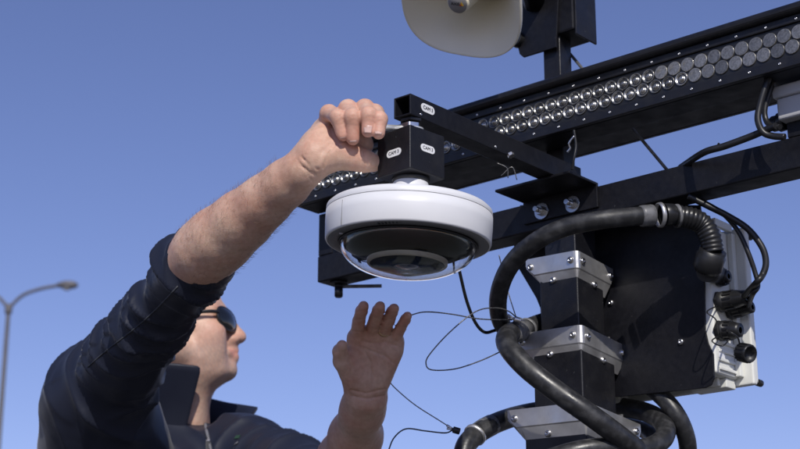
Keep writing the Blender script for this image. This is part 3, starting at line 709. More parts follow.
# ================================================================== person: implicit-surface modelling helpers
class Grid:
    def __init__(s, lo, hi, h):
        s.lo = np.array(lo, float); s.h = h
        s.n = np.ceil((np.array(hi, float)-s.lo)/h).astype(int)+1
        s.D = np.full(s.n, 1.0, np.float32)
    def region(s, lo, hi):
        i0 = np.clip(np.floor((np.array(lo)-s.lo)/s.h).astype(int), 0, s.n-1); i1 = np.clip(np.ceil((np.array(hi)-s.lo)/s.h).astype(int)+1, 1, s.n)
        if (i1 <= i0).any(): return None
        ax = [s.lo[k]+s.h*np.arange(i0[k], i1[k]) for k in range(3)]
        X = np.stack(np.meshgrid(*ax, indexing='ij'), -1).astype(np.float32)
        return tuple(slice(i0[k], i1[k]) for k in range(3)), X
    def _put(s, sl, d, k, op='u'):
        A = s.D[sl]
        if op == 'u':
            if k > 0:
                hh = np.maximum(k-np.abs(A-d), 0)/k; s.D[sl] = np.minimum(A, d)-hh*hh*k*.25
            else: s.D[sl] = np.minimum(A, d)
        else:   # smooth subtraction
            d = -d; hh = np.maximum(k-np.abs(A-d), 0)/max(k, 1e-6); s.D[sl] = np.maximum(A, d)+hh*hh*k*.25
    def cone(s, p0, p1, r0, r1, k=.006, op='u', pad=None):
        p0 = np.asarray(p0, float); p1 = np.asarray(p1, float); R_ = max(r0, r1)+(pad or max(.02, 2*k))
        rg = s.region(np.minimum(p0, p1)-R_, np.maximum(p0, p1)+R_)
        if rg is None: return
        sl, X = rg; ba = p1-p0; L2 = ba@ba+1e-12
        t = np.clip(((X-p0)@ba)/L2, 0, 1)
        d = np.linalg.norm(X-p0-t[..., None]*ba, axis=-1)-(r0+(r1-r0)*t)
        s._put(sl, d.astype(np.float32), k, op)
    def ell(s, c, rad_, Rm=None, k=.01, op='u', pad=None):
        c = np.asarray(c, float); rad_ = np.asarray(rad_, float); Rm = np.eye(3) if Rm is None else Rm   # Rm columns: axes
        ext = np.abs(Rm)@rad_+(pad or max(.025, 2*k))
        rg = s.region(c-ext, c+ext)
        if rg is None: return
        sl, X = rg; q = (X-c)@Rm; k0 = np.linalg.norm(q/rad_, axis=-1); k1 = np.linalg.norm(q/(rad_*rad_), axis=-1)+1e-9
        s._put(sl, (k0*(k0-1)/k1).astype(np.float32), k, op)
    def chain(s, pts, k=.004, op='u'):
        for (p0, r0), (p1, r1) in zip(pts[:-1], pts[1:]): s.cone(p0, p1, r0, r1, k, op)
    def merge(s, other, k):
        A, d = s.D, other.D; hh = np.maximum(k-np.abs(A-d), 0)/k; s.D = np.minimum(A, d)-hh*hh*k*.25
    def cut(s, p, n):     # keep the side the normal points away from
        ax = [s.lo[k]+s.h*np.arange(s.n[k]) for k in range(3)]; n = np.asarray(n, float)/np.linalg.norm(n)
        pl = (ax[0]*n[0])[:, None, None]+(ax[1]*n[1])[None, :, None]+(ax[2]*n[2])[None, None, :]-float(np.dot(p, n))
        s.D = np.maximum(s.D, pl.astype(np.float32))
    def mesh(s):
        D = s.D; S = D < 0; n = D.shape
        c = S[:-1, :-1, :-1].astype(np.int8)
        cnt = sum(S[i:n[0]-1+i, j:n[1]-1+j, k:n[2]-1+k].astype(np.int8) for i in (0, 1) for j in (0, 1) for k in (0, 1))
        I, J, K = np.nonzero((cnt > 0) & (cnt < 8))
        acc = np.zeros((len(I), 3)); num = np.zeros(len(I))
        corners = [(i, j, k) for i in (0, 1) for j in (0, 1) for k in (0, 1)]
        for a in range(8):
            for b in range(a+1, 8):
                ca, cb = corners[a], corners[b]
                if sum(abs(ca[q]-cb[q]) for q in range(3)) != 1: continue
                da = D[I+ca[0], J+ca[1], K+ca[2]]; db = D[I+cb[0], J+cb[1], K+cb[2]]
                m_ = (da < 0) != (db < 0); t = np.where(m_, da/(da-db+1e-12), 0)
                p = np.array(ca)+t[:, None]*(np.array(cb)-np.array(ca)); acc += p*m_[:, None]; num += m_
        V = (np.stack([I, J, K], 1)+acc/num[:, None])*s.h+s.lo
        idx = np.full(cnt.shape, -1, np.int64); idx[I, J, K] = np.arange(len(I))
        quads = []
        for axn in range(3):
            o1, o2 = (axn+1) % 3, (axn+2) % 3
            sl0 = [slice(1, -1)]*3; sl1 = [slice(1, -1)]*3; sl0[axn] = slice(0, -1); sl1[axn] = slice(1, None)
            A = S[tuple(sl0)]; B = S[tuple(sl1)]; ch = np.argwhere(A != B)
            if len(ch) == 0: continue
            flip = A[tuple(ch.T)]
            base = ch.copy(); base[:, o1] += 1; base[:, o2] += 1
            def cell(d1, d2):
                q = base.copy(); q[:, o1] += d1; q[:, o2] += d2; return idx[q[:, 0], q[:, 1], q[:, 2]]
            q = np.stack([cell(-1, -1), cell(0, -1), cell(0, 0), cell(-1, 0)], 1)
            q[~flip] = q[~flip][:, ::-1]; quads.append(q)
        Q = np.concatenate(quads); Q = Q[(Q >= 0).all(1)]
        return V, Q
def relax(V, Q, it=2, lam=.5):
    e = np.concatenate([Q[:, [0, 1]], Q[:, [1, 2]], Q[:, [2, 3]], Q[:, [3, 0]]]); e = np.concatenate([e, e[:, ::-1]])
    deg = np.bincount(e[:, 0], minlength=len(V)).astype(float)+1e-9
    for i in range(it*2):
        l_ = lam if i % 2 == 0 else -lam*1.04
        avg = np.stack([np.bincount(e[:, 0], weights=V[e[:, 1], k], minlength=len(V)) for k in range(3)], 1)/deg[:, None]
        V = V+l_*(avg-V)
    return V
def scratch_px(V, Nn, lines, sig=.9, amp=.0011):
    # skin creases: press vertices in along lines given where they show on the skin facing the camera
    q = V-cC; dd = q@cF; X = np.stack([400+FPX*(q@cR)/dd, 224.5-FPX*(q@cU)/dd], 1); facing = np.clip(-(Nn@cF)*2, 0, 1); tot = np.zeros(len(V))
    for ln_ in lines:
        best = np.full(len(V), 1e9)
        for a, b in zip(ln_[:-1], ln_[1:]):
            a = np.array(a, float); b = np.array(b, float); ab = b-a; t = np.clip(((X-a)@ab)/(ab@ab), 0, 1)
            best = np.minimum(best, np.linalg.norm(X-a-t[:, None]*ab, axis=1))
        tot = np.maximum(tot, np.exp(-(best/sig)**2)-.28*np.exp(-((best-2.2*sig)/(1.1*sig))**2))
    return V-Nn*(tot*facing*amp)[:, None]
def vnormals(V, Q):
    n = np.cross(V[Q[:, 2]]-V[Q[:, 0]], V[Q[:, 3]]-V[Q[:, 1]]); N = np.zeros_like(V)
    for k in range(4): np.add.at(N, Q[:, k], n)
    return N/(np.linalg.norm(N, axis=1)[:, None]+1e-12)
def np_mesh(name, V, Q, m, parent, attr={}):
    me = bpy.data.meshes.new(name); off = origin_of(parent)
    me.vertices.add(len(V)); me.vertices.foreach_set('co', (V-off).astype(np.float32).ravel())
    me.loops.add(Q.size); me.loops.foreach_set('vertex_index', Q.astype(np.int32).ravel())
    me.polygons.add(len(Q)); me.polygons.foreach_set('loop_start', np.arange(0, Q.size, 4, dtype=np.int32))
    me.polygons.foreach_set('loop_total', np.full(len(Q), 4, np.int32))
    me.update(calc_edges=True); me.validate(); me.polygons.foreach_set('use_smooth', [True]*len(me.polygons))
    for k_, a_ in attr.items():
        at_ = me.attributes.new(k_, 'FLOAT', 'POINT'); at_.data.foreach_set('value', a_.astype(np.float32))
    me.materials.append(m)
    o = bpy.data.objects.new(name, me); COL.objects.link(o); o.parent = parent; ORI[o.name] = off
    return o
_rw = np.random.RandomState(3)
_W = _rw.normal(size=(40, 3)); _PH = _rw.uniform(0, 6.28, 40)
def wob(X, freq, seed=0, n=10):     # smooth pseudo-noise, about -1..1
    s_ = 0
    for i in range(n):
        j = (i+seed*7) % 40; s_ = s_+np.sin(X@(_W[j]*freq)+_PH[j])
    return s_/math.sqrt(n)*.9

# ------------------------------------------------------------------ skin and cloth
def skin_mat():
    m = bpy.data.materials.new('skin'); m.use_nodes = True
    N = m.node_tree.nodes; K = m.node_tree.links; b = N['Principled BSDF']; tc = N.new('ShaderNodeTexCoord')
    n1 = N.new('ShaderNodeTexNoise'); n1.inputs['Scale'].default_value = 26; n1.inputs['Detail'].default_value = 5
    n2 = N.new('ShaderNodeTexNoise'); n2.inputs['Scale'].default_value = 170; n2.inputs['Detail'].default_value = 3
    for n_ in (n1, n2): K.new(tc.outputs['Object'], n_.inputs['Vector'])
    r1 = N.new('ShaderNodeValToRGB'); r1.color_ramp.elements[0].position = .32; r1.color_ramp.elements[1].position = .68
    r1.color_ramp.elements[0].color = (.60, .340, .245, 1); r1.color_ramp.elements[1].color = (.70, .475, .355, 1)
    r2 = N.new('ShaderNodeValToRGB'); r2.color_ramp.elements[0].position = .35; r2.color_ramp.elements[1].position = .62
    r2.color_ramp.elements[0].color = (.86, .82, .80, 1); r2.color_ramp.elements[1].color = (1, 1, 1, 1)
    mx = N.new('ShaderNodeMix'); mx.data_type = 'RGBA'; mx.blend_type = 'MULTIPLY'; mx.inputs[0].default_value = .8
    K.new(n1.outputs['Fac'], r1.inputs[0]); K.new(n2.outputs['Fac'], r2.inputs[0]); K.new(r1.outputs[0], mx.inputs[6]); K.new(r2.outputs[0], mx.inputs[7])
    cur = mx.outputs[2]
    for nm, colr, fac in (('stubble', (.40, .29, .25), .60), ('ruddy', (.66, .26, .20), .55)):
        at_ = N.new('ShaderNodeAttribute'); at_.attribute_name = nm
        m2 = N.new('ShaderNodeMix'); m2.data_type = 'RGBA'; m2.inputs[7].default_value = (*colr, 1)
        ml = N.new('ShaderNodeMath'); ml.operation = 'MULTIPLY'; ml.inputs[1].default_value = fac
        K.new(at_.outputs['Fac'], ml.inputs[0]); K.new(ml.outputs[0], m2.inputs[0]); K.new(cur, m2.inputs[6]); cur = m2.outputs[2]
    K.new(cur, b.inputs['Base Color'])
    b.inputs['Roughness'].default_value = .48; b.inputs['Subsurface Weight'].default_value = .25
    b.inputs['Subsurface Radius'].default_value = (1, .35, .2); b.inputs['Subsurface Scale'].default_value = .006
    b.inputs['Specular IOR Level'].default_value = .35
    vo = N.new('ShaderNodeTexVoronoi'); vo.inputs['Scale'].default_value = 900; K.new(tc.outputs['Object'], vo.inputs['Vector'])
    bp = N.new('ShaderNodeBump'); bp.inputs['Strength'].default_value = .25; bp.inputs['Distance'].default_value = .0006
    b2 = N.new('ShaderNodeBump'); b2.inputs['Strength'].default_value = .25; b2.inputs['Distance'].default_value = .0008
    K.new(vo.outputs['Distance'], bp.inputs['Height']); K.new(n2.outputs['Fac'], b2.inputs['Height']); K.new(bp.outputs[0], b2.inputs['Normal']); K.new(b2.outputs[0], b.inputs['Normal'])
    return m
M['skin'] = skin_mat()
M['nail'] = mat('fingernail', (.70, .47, .40), .28)
M['lips'] = mat('lips', (.42, .17, .14), .45)
M['hair'] = mat('short_brown_hair', (.05, .032, .02), .6, noise=(400, (.02, .012, .008), .3, .6), bump=(700, .8, .002))
M['armhair'] = mat('arm_hair', (.26, .16, .10), .5)
M['gold'] = mat('gold_ring', (.62, .46, .28), .3, 1.0)
M['jacket'] = mat('navy_softshell_jacket', (.0105, .013, .026), .50, noise=(30, (.0135, .0165, .031), .3, .7), bump=(1500, .12, .0004), Specular_IOR_Level=.4, Sheen_Weight=.10, Sheen_Roughness=.3)
M['lining'] = mat('grey_jacket_lining', (.045, .048, .058), .65, bump=(1200, .3, .0006))
M['shirt'] = mat('dark_shirt', (.012, .012, .016), .8, bump=(900, .3, .0008))
M['trouser'] = mat('dark_trousers', (.02, .022, .03), .8, bump=(700, .4, .001))
M['shoe'] = mat('black_shoe', (.02, .018, .016), .45)
M['green'] = mat('green_stitching', (.02, .06, .035), .6)
M['greystitch'] = mat('grey_stitching', (.18, .18, .2), .6)

def pj(px, py, d): return P(px, py, d)
# joints (world metres)
R_sh, R_el, R_wr = pj(100, 394, 2.26), pj(199.5, 256.5, 1.922), pj(303, 169.5, 1.80)
L_sh, L_el, L_wr = pj(243, 462, 2.53), pj(338, 500, 2.25), pj(366, 397, 1.972)
# head frame
fh = np.array([.95, .17, .21]); fh /= np.linalg.norm(fh)
upv = np.array([-.22, -.02, 1.]); zh = upv-fh*(upv@fh); zh /= np.linalg.norm(zh); yh = np.cross(zh, fh)
HS = .84
nose_target = pj(246, 336.5, 2.62)
Ho = nose_target-HS*(.129*fh-.036*zh)
def Hd(x, y, z): return Ho+HS*(x*fh+y*yh+z*zh)
RH = np.stack([fh, yh, zh], 1)
neck_base = pj(166, 430, 2.61)
person = thing('person', 'person in a navy jacket and sunglasses reaching up to the dome camera with both hands', 'person', (neck_base[0], neck_base[1], 0))

bodyV, bodyQ = [], []
def add_body(V, Q):
    o_ = sum(len(x) for x in bodyV); bodyV.append(V); bodyQ.append(Q+o_)

# ---------------- right forearm and fist (palm towards the camera, fingers folded over the wrench)
R_hand = {
    'pinky':  [(323, 131, 1.822, 10), (329, 113.5, 1.802, 9.2), (338, 117, 1.776, 8.2), (342.5, 135.5, 1.773, 7.0)],
    'ring':   [(334, 124, 1.830, 10.5), (348, 108.5, 1.802, 9.6), (352.5, 117, 1.770, 8.6), (353, 138.5, 1.770, 7.3)],
    'middle': [(348, 122, 1.830, 10.8), (365, 108.5, 1.800, 9.8), (369, 115, 1.768, 8.8), (368, 131, 1.764, 7.6)],
    'index':  [(361, 127, 1.822, 10.5), (375, 113, 1.796, 9.4), (379.5, 119, 1.770, 8.4), (378.5, 133, 1.764, 7.4)],
}
PX = 1.8/FPX      # metres per picture pixel at the hand
lo = pj(175, 300, 1.9).copy(); allp = [pj(190, 290, 2.06), pj(400, 92, 1.74), pj(190, 290, 1.74), pj(400, 92, 1.9), pj(300, 92, 1.9), pj(400, 190, 1.74), pj(180, 250, 2.06)]
G = Grid(np.min(allp, 0)-.03, np.max(allp, 0)+.02, .0017)
axF = R_wr-R_el; axF /= np.linalg.norm(axF)
sideF = np.cross(axF, cF); sideF /= np.linalg.norm(sideF)
# forearm: several stations, slightly flattened toward the wrist, muscle belly near the elbow
st = [(-.06, .0345), (.08, .0362), (.25, .0350), (.45, .0312), (.65, .0268), (.85, .0232), (1.0, .0222)]
ln = np.linalg.norm(R_wr-R_el)
G.chain([(R_el+axF*ln*t, r) for t, r in st], k=.02)
# palm block
mc = {k: pj(*q[0][:3]) for k, q in R_hand.items()}
G.cone(R_wr, pj(317, 148, 1.808), .0200, .0200, k=.012)
for k_, r_ in (('pinky', .0130), ('ring', .0128), ('middle', .0130), ('index', .0130)):
    G.cone(pj(309, 160, 1.805) if k_ in ('pinky', 'ring') else pj(318, 158, 1.803), mc[k_], .0158, r_, k=.010)
# hypothenar and thenar pads (facing the camera)
G.cone(pj(312, 152, 1.790), pj(322, 134, 1.800), .0150, .0105, k=.012)
G.cone(pj(318, 161, 1.790), pj(342, 152, 1.791), .0165, .0160, k=.012)
G.cone(pj(336, 144, 1.801), pj(362, 145, 1.810), .0150, .0130, k=.012)     # web between thumb and index
# thumb, pointing right under the fingers towards the mounting box
th_ = [(pj(330, 155, 1.794), .0175), (pj(350, 157.5, 1.790), .0142), (pj(363, 160.5, 1.793), .0124), (pj(373, 162.5, 1.800), .0105)]
G.chain(th_, k=.006)
G2 = Grid(G.lo, G.lo+(G.n-1)*G.h-1e-6, G.h); G2.n = G.n.copy(); G2.D = np.full(G.n, 1.0, np.float32)
for k_, q in R_hand.items():
    pts = [(pj(x, y, d), r*PX*.86) for x, y, d, r in q]
    sub = Grid(G.lo, G.lo, G.h); sub.n = G.n.copy(); sub.D = np.full(G.n, 1.0, np.float32)
    sub.chain(pts, k=.006)
    sub.ell(pts[1][0], (pts[1][1]*1.03,)*3, k=.003)   # knuckle
    A = np.minimum(G2.D, sub.D); hh = np.maximum(.0014-np.abs(G2.D-sub.D), 0)/.0014; G2.D = A-hh*hh*.0014*.25
G.merge(G2, .005)
# creases: wrist folds on the palm side and the groove round the thumb pad
for a_, b__ in (((298, 163, 1.775), (316, 176, 1.778)), ((302, 158, 1.775), (318, 169, 1.776))):
    G.cone(pj(*a_), pj(*b__), .0004, .0004, k=.003, op='s')
G.chain([(pj(345, 136, 1.774), .0022), (pj(331, 143, 1.775), .0022), (pj(322, 152, 1.772), .0018)], k=.005, op='s')
V, Q = G.mesh(); V = relax(V, Q, 2); Nn = vnormals(V, Q)
V = V+Nn*(wob(V, 260, 1)*.0001+wob(V, 70, 2)*.00035)[:, None]
# fine skin folds over the finger joints
for k_, q in R_hand.items():
    for i_ in (1, 2):
        c_ = pj(*q[i_][:3]); ax = pj(*q[i_+1][:3])-pj(*q[i_-1][:3]); ax /= np.linalg.norm(ax)
        d_ = np.linalg.norm(V-c_, axis=1); ph_ = ((V-c_)@ax)
        V = V-Nn*(np.exp(-(d_/.010)**2)*.00045*np.cos(ph_*2*math.pi/.0032))[:, None]
V = scratch_px(V, Nn, [[(345, 139), (335, 145), (328, 154), (323, 168)], [(330, 128), (333, 138), (340, 146)]], 1.0, .0012)
V = scratch_px(V, Nn, [[(297, 159), (304, 168), (312, 181)], [(301, 156), (308, 164), (317, 177)]], .9, .0006)
V = scratch_px(V, Nn, [[(361, 149), (362, 168)], [(363.5, 150), (364.5, 168)]], .7, .0006)
add_body(V, Q)
RHV, RHQ, RHN = V, Q, Nn

# ---------------- left forearm and open hand, palm to the camera
L_hand = {
    'index':  [(356.5, 338, 1.947, 7.4), (358.8, 321, 1.922, 6.5), (361.5, 311, 1.902, 6.0), (363.6, 306, 1.889, 5.0)],
    'middle': [(370.5, 334, 1.950, 7.4), (375.5, 318.5, 1.917, 6.5), (378.5, 310.5, 1.897, 6.0), (380, 306.5, 1.883, 5.0)],
    'ring':   [(383, 335, 1.950, 7.0), (388.5, 320.5, 1.919, 6.2), (392, 312, 1.901, 5.7), (394, 308.5, 1.889, 4.8)],
    'pinky':  [(394, 341, 1.947, 6.3), (401, 327.5, 1.925, 5.5), (405.5, 319.5, 1.910, 5.0), (407.5, 316, 1.902, 4.2)],
}
PL = 1.93/FPX
allp = [pj(300, 560, 2.3), pj(430, 290, 1.84), pj(430, 560, 1.9), pj(310, 290, 2.0), pj(310, 545, 2.3)]
G = Grid(np.min(allp, 0)-.01, np.max(allp, 0)+.01, .0019)
axL = L_wr-L_el; ll = np.linalg.norm(axL); axL = axL/ll
G.chain([(L_el+axL*ll*t, r) for t, r in ((-.03, .040), (.15, .0435), (.4, .040), (.65, .0315), (.88, .0245), (1., .0235))], k=.02)
sideL = np.cross(axL, cF); sideL /= np.linalg.norm(sideL)
for sg in (-1, 1): G.cone(L_wr+sideL*sg*.006-axL*.02, L_wr+sideL*sg*.008, .0200, .0180, k=.01)
mcl = {k: pj(*q[0][:3]) for k, q in L_hand.items()}
for k_, x0 in (('index', 358), ('middle', 363), ('ring', 369), ('pinky', 374)):
    G.cone(pj(x0, 383, 1.965), mcl[k_], .0165, .0122, k=.010)
G.cone(pj(379, 379, 1.955), pj(391, 352, 1.947), .0130, .0120, k=.012)           # hypothenar
G.cone(pj(354, 378, 1.952), pj(347, 363, 1.942), .0140, .0120, k=.012)            # thenar
G.chain([(pj(350, 372, 1.947), .0130), (pj(342.5, 361, 1.935), .0105), (pj(340, 351.5, 1.925), .0084), (pj(342, 345.5, 1.915), .0066)], k=.005)   # thumb, folded at the tip
G2 = Grid(G.lo, G.lo, G.h); G2.n = G.n.copy(); G2.D = np.full(G.n, 1.0, np.float32)
for k_, q in L_hand.items():
    pts = [(pj(x, y, d), r*PL) for x, y, d, r in q]
    sub = Grid(G.lo, G.lo, G.h); sub.n = G.n.copy(); sub.D = np.full(G.n, 1.0, np.float32)
    sub.chain(pts, k=.002); G2.D = np.minimum(G2.D, sub.D)
G.merge(G2, .005)
G.chain([(pj(362, 345, 1.915), .0016), (pj(374, 343, 1.915), .0016), (pj(390, 346, 1.918), .0016)], k=.004, op='s')
G.chain([(pj(354, 346, 1.910), .0018), (pj(366, 354, 1.914), .0018), (pj(371, 368, 1.918), .0018), (pj(371, 382, 1.922), .0016)], k=.005, op='s')
G.chain([(pj(352, 388, 1.926), .0016), (pj(366, 391, 1.926), .0016), (pj(380, 389, 1.928), .0016)], k=.004, op='s')
V, Q = G.mesh(); V = relax(V, Q, 2); Nn = vnormals(V, Q)
V = V+Nn*(wob(V, 260, 3)*.0001+wob(V, 70, 4)*.00035)[:, None]
V = scratch_px(V, Nn, [[(356, 346), (364, 350), (370, 361), (371.5, 375), (370, 389)], [(363, 341), (374, 344), (387, 342), (397, 346)], [(357, 345), (371, 351), (385, 356), (393, 363)],
    [(351, 390), (366, 393.5), (385, 389)], [(352, 396), (366, 399), (384, 396)], [(349, 361), (352, 368), (350, 378)]], 1.1, .0015)
V = scratch_px(V, Nn, [[(350, 331), (364, 332)], [(365, 329), (378, 329)], [(378, 329), (391, 330)], [(390, 335), (403, 337)], [(353, 320), (366, 320)], [(369, 317), (382, 318)], [(383, 319), (395, 320)], [(396, 326), (407, 328)], [(356, 311.5), (368, 311)], [(373, 310.5), (386, 311)], [(386, 312), (398, 313)]], .8, .0009)
add_body(V, Q)

# ---------------- head and neck
ext = np.array([.17]*3)
G = Grid(Ho-np.array([.20, .16, .30]), Ho+np.array([.17, .16, .17]), .0021)
def he(x, y, z, rx, ry, rz, k=.015, op='u'): G.ell(Hd(x, y, z), HS*np.array([rx, ry, rz]), RH, k, op)
def hc(a_, b__, r0, r1, k=.01, op='u'): G.cone(Hd(*a_), Hd(*b__), HS*r0, HS*r1, k, op)
he(.003, 0, .027, .080, .073, .071)
he(.032, 0, .040, .062, .063, .058, k=.02)
he(.034, 0, -.032, .056, .058, .070, k=.02)
for sg in (-1, 1):
    hc((-.012, sg*.054, -.050), (.058, sg*.024, -.092), .021, .0195, k=.016)      # jaw
    hc((-.014, sg*.060, -.050), (-.02, sg*.064, -.005), .018, .016, k=.02)
    he(.056, sg*.046, -.026, .030, .024, .026, k=.02)                            # cheekbone
    he(.048, sg*.040, -.056, .030, .022, .028, k=.018)                            # cheek
    hc((.088, sg*.010, .020), (.070, sg*.046, .018), .0135, .012, k=.012)        # brow
    he(.088, sg*.031, -.002, .014, .017, .012, k=.006, op='s')                   # eye socket
    he(.0795, sg*.031, -.002, .0125, .0135, .0105, k=.002)                       # lid over the eye
    he(.1025, sg*.0140, -.0400, .0115, .0075, .0085, k=.004)                     # nostril wing
    he(.1035, sg*.0065, -.0475, .0050, .0035, .0040, k=.002, op='s')             # nostril
    G.ell(Hd(-.014, sg*.0775, -.008), HS*np.array([.020, .0075, .032]), RH@np.array(Matrix.Rotation(rad(sg*-14), 3, 'Z').to_3x3()), .006)
    G.ell(Hd(-.010, sg*.086, -.006), HS*np.array([.011, .005, .018]), RH, .004, 's')
hc((.094, 0, .014), (.1140, 0, -.028), .0095, .0110, k=.008)                       # nose bridge
he(.1155, 0, -.0355, .0140, .0130, .0118, k=.006)
hc((.084, 0, .004), (.090, 0, -.046), .018, .017, k=.008)                            # root and sides of the nose
hc((.097, 0, -.050), (.096, 0, -.057), .0095, .010, k=.01)                         # philtrum
for sg in (-1, 1):
    hc((.1000, 0, -.0620), (.0860, sg*.023, -.0655), .0076, .0045, k=.005)         # upper lip
    hc((.0975, 0, -.0735), (.0850, sg*.021, -.0690), .0086, .0045, k=.005)         # lower lip
    hc((.1085, 0, -.0675), (.094, sg*.026, -.0680), .0020, .0016, k=.003, op='s')
he(.081, 0, -.0955, .0185, .023, .0165, k=.010)                                      # chin
he(.026, 0, -.094, .050, .044, .020, k=.03)                                        # under the jaw
nkf = pj(180, 428, 2.58)
G.cone(Hd(-.030, 0, -.058), neck_base+w*.02, HS*.056, .056, .03)                   # neck
G.cone(Hd(.012, 0, -.108), nkf, HS*.036, .040, .03)
G.cone(neck_base+w*.04, neck_base-w*.06, .060, .075, .03)
V, Q = G.mesh(); V = relax(V, Q, 2); Nn = vnormals(V, Q)
V = V+Nn*(wob(V, 60, 5)*.0006+wob(V, 240, 6)*.0001)[:, None]
add_body(V, Q); headV, headN = V, Nn

# ---------------- the rest of the body, under the clothes
mid = (R_sh+L_sh)/2; sx = L_sh-R_sh; sx[2] = 0; sx /= np.linalg.norm(sx); fw = np.cross(sx, w)   # sx: to the left shoulder
nb = neck_base.copy()
ch = np.array([nb[0], nb[1], 0])*.55+np.array([mid[0], mid[1], 0])*.45
def B(x, y, z): return ch+x*sx+y*fw+z*w       # body frame: to the left, forward, up
print('shoulder width', np.linalg.norm(R_sh-L_sh), 'Rsh z', R_sh[2], 'Lsh', L_sh[2], 'nb', nb, 'fw', fw, 'upper arm', np.linalg.norm(R_sh-R_el), ln, np.linalg.norm(L_sh-L_el), ll)
RB = np.stack([sx, fw, w], 1)
G = Grid(np.minimum(np.minimum(R_sh, L_sh), ch)-.35-np.array([0, 0, ch[2]*0]), np.maximum(np.maximum(R_sh, L_sh), nb)+np.array([.3, .3, .1]), .009)
G = Grid(np.array([min(R_sh[0], L_sh[0])-.25, min(R_el[1], L_el[1])-.12, .0]), np.array([max(L_el[0], L_sh[0])+.15, max(L_sh[1], R_sh[1])+.25, 1.72]), .009)
sh_z = (R_sh[2]+L_sh[2])/2
G.ell(B(0, 0, sh_z-.27), (.150, .09, .20), RB, .05)
G.ell(B(0, .0, 1.08), (.15, .10, .18), RB, .06)
G.ell(B(0, 0, .94), (.16, .105, .12), RB, .05)
G.cone(R_sh, R_el, .042, .028, .01); G.cone(B(-.1, 0, sh_z-.12), R_sh, .05, .045, .02)
G.cone(L_sh, L_el, .040, .036, .01); G.cone(B(.1, 0, sh_z-.12), L_sh, .05, .040, .02)
G.cone(B(0, -.03, sh_z-.14), nb-w*.03, .062, .055, .02)
for sg in (-1, 1):
    G.chain([(B(sg*.09, 0, .90), .082), (B(sg*.10, .015, .50), .055), (B(sg*.10, -.01, .10), .040)], .03)
    G.cone(B(sg*.10, -.03, .055), B(sg*.115, .13, .045), .036, .030, .03)
V, Q = G.mesh(); V = relax(V, Q, 2); add_body(V, Q)
V = np.concatenate(bodyV); Q = np.concatenate(bodyQ)
stub = np.zeros(len(V)); rud = np.zeros(len(V))
n0 = len(bodyV[0])+len(bodyV[1]); hq = (bodyV[2]-Ho)@RH/HS
jaw_ = np.clip((-.040-hq[:, 2]+.25*np.clip(hq[:, 0]-.03, -.1, .04))/.02, 0, 1)*np.clip((hq[:, 2]+.155)/.03, 0, 1)*np.clip((hq[:, 0]+.04)/.03, 0, 1)
mouth_ = np.exp(-((hq[:, 2]+.0675)/.0095)**2)*np.clip((hq[:, 0]-.086)/.008, 0, 1)
stub[n0:n0+len(hq)] = np.clip(jaw_*(1-mouth_)*(.75+.35*wob(bodyV[2], 700, 2)), 0, 1)
rud[n0:n0+len(hq)] = np.clip(mouth_*1.2+.6*np.exp(-(np.linalg.norm(hq-np.array([.112, 0, -.036]), axis=1)/.018)**2)+.45*np.exp(-((hq[:, 0]-.06)/.03)**2-((hq[:, 2]+.03)/.025)**2), 0, 1)
for hnd, o_ in ((R_hand, 0), (L_hand, len(bodyV[0]))):
    Vh = V[o_:o_+len(bodyV[0 if o_ == 0 else 1])]
    for q in hnd.values():
        for i_, sg_ in ((1, .009), (2, .008), (3, .010)):
            rud[o_:o_+len(Vh)] += .55*np.exp(-(np.linalg.norm(Vh-pj(*q[i_][:3]), axis=1)/sg_/1.3)**2)
rud = np.clip(rud, 0, 1)
body = np_mesh('body', V, Q, M['skin'], person, {'stubble': stub, 'ruddy': rud})

# ---------------- jacket
JH = .0036
G = Grid(np.array([min(R_sh[0], L_sh[0])-.22, min(R_el[1], L_el[1])-.14, .80]), np.array([max(L_el[0], L_sh[0])+.16, max(L_sh[1], R_sh[1])+.22, R_el[2]+.10]), JH)
G.ell(B(-.01, 0, sh_z-.225), (.200, .132, .228), RB, .06)
G.ell(B(0, .0, 1.08), (.185, .135, .22), RB, .06)
G.ell(B(0, 0, .93), (.185, .13, .14), RB, .05)
G.cone(B(-.08, -.01, sh_z-.11), R_sh, .085, .070, .05)
G.cone(R_sh-w*.02, pj(103, 520, 2.38), .070, .100, .05)
axU = R_el-R_sh; lu = np.linalg.norm(axU); axU /= lu
sideU = np.cross(axU, cF); sideU /= np.linalg.norm(sideU)
G.chain([(R_sh, .068), (R_sh+axU*lu*.3, .0535), (R_sh+axU*lu*.6, .0435), (R_el-axU*.03, .0405), (R_el+axF*.05, .0410)], .03)
G.cone(B(.07, .0, sh_z-.09), L_sh, .080, .070, .05)
G.chain([(L_sh, .072), ((L_sh+L_el)/2, .062), (L_el, .057), (L_el+axL*ll*.30, .050)], .03)
G.cone(B(0, -.04, sh_z-.10), nb-w*.022, .098, .078, .04)
G.cut(B(0, 0, .84), (0, 0, -1))
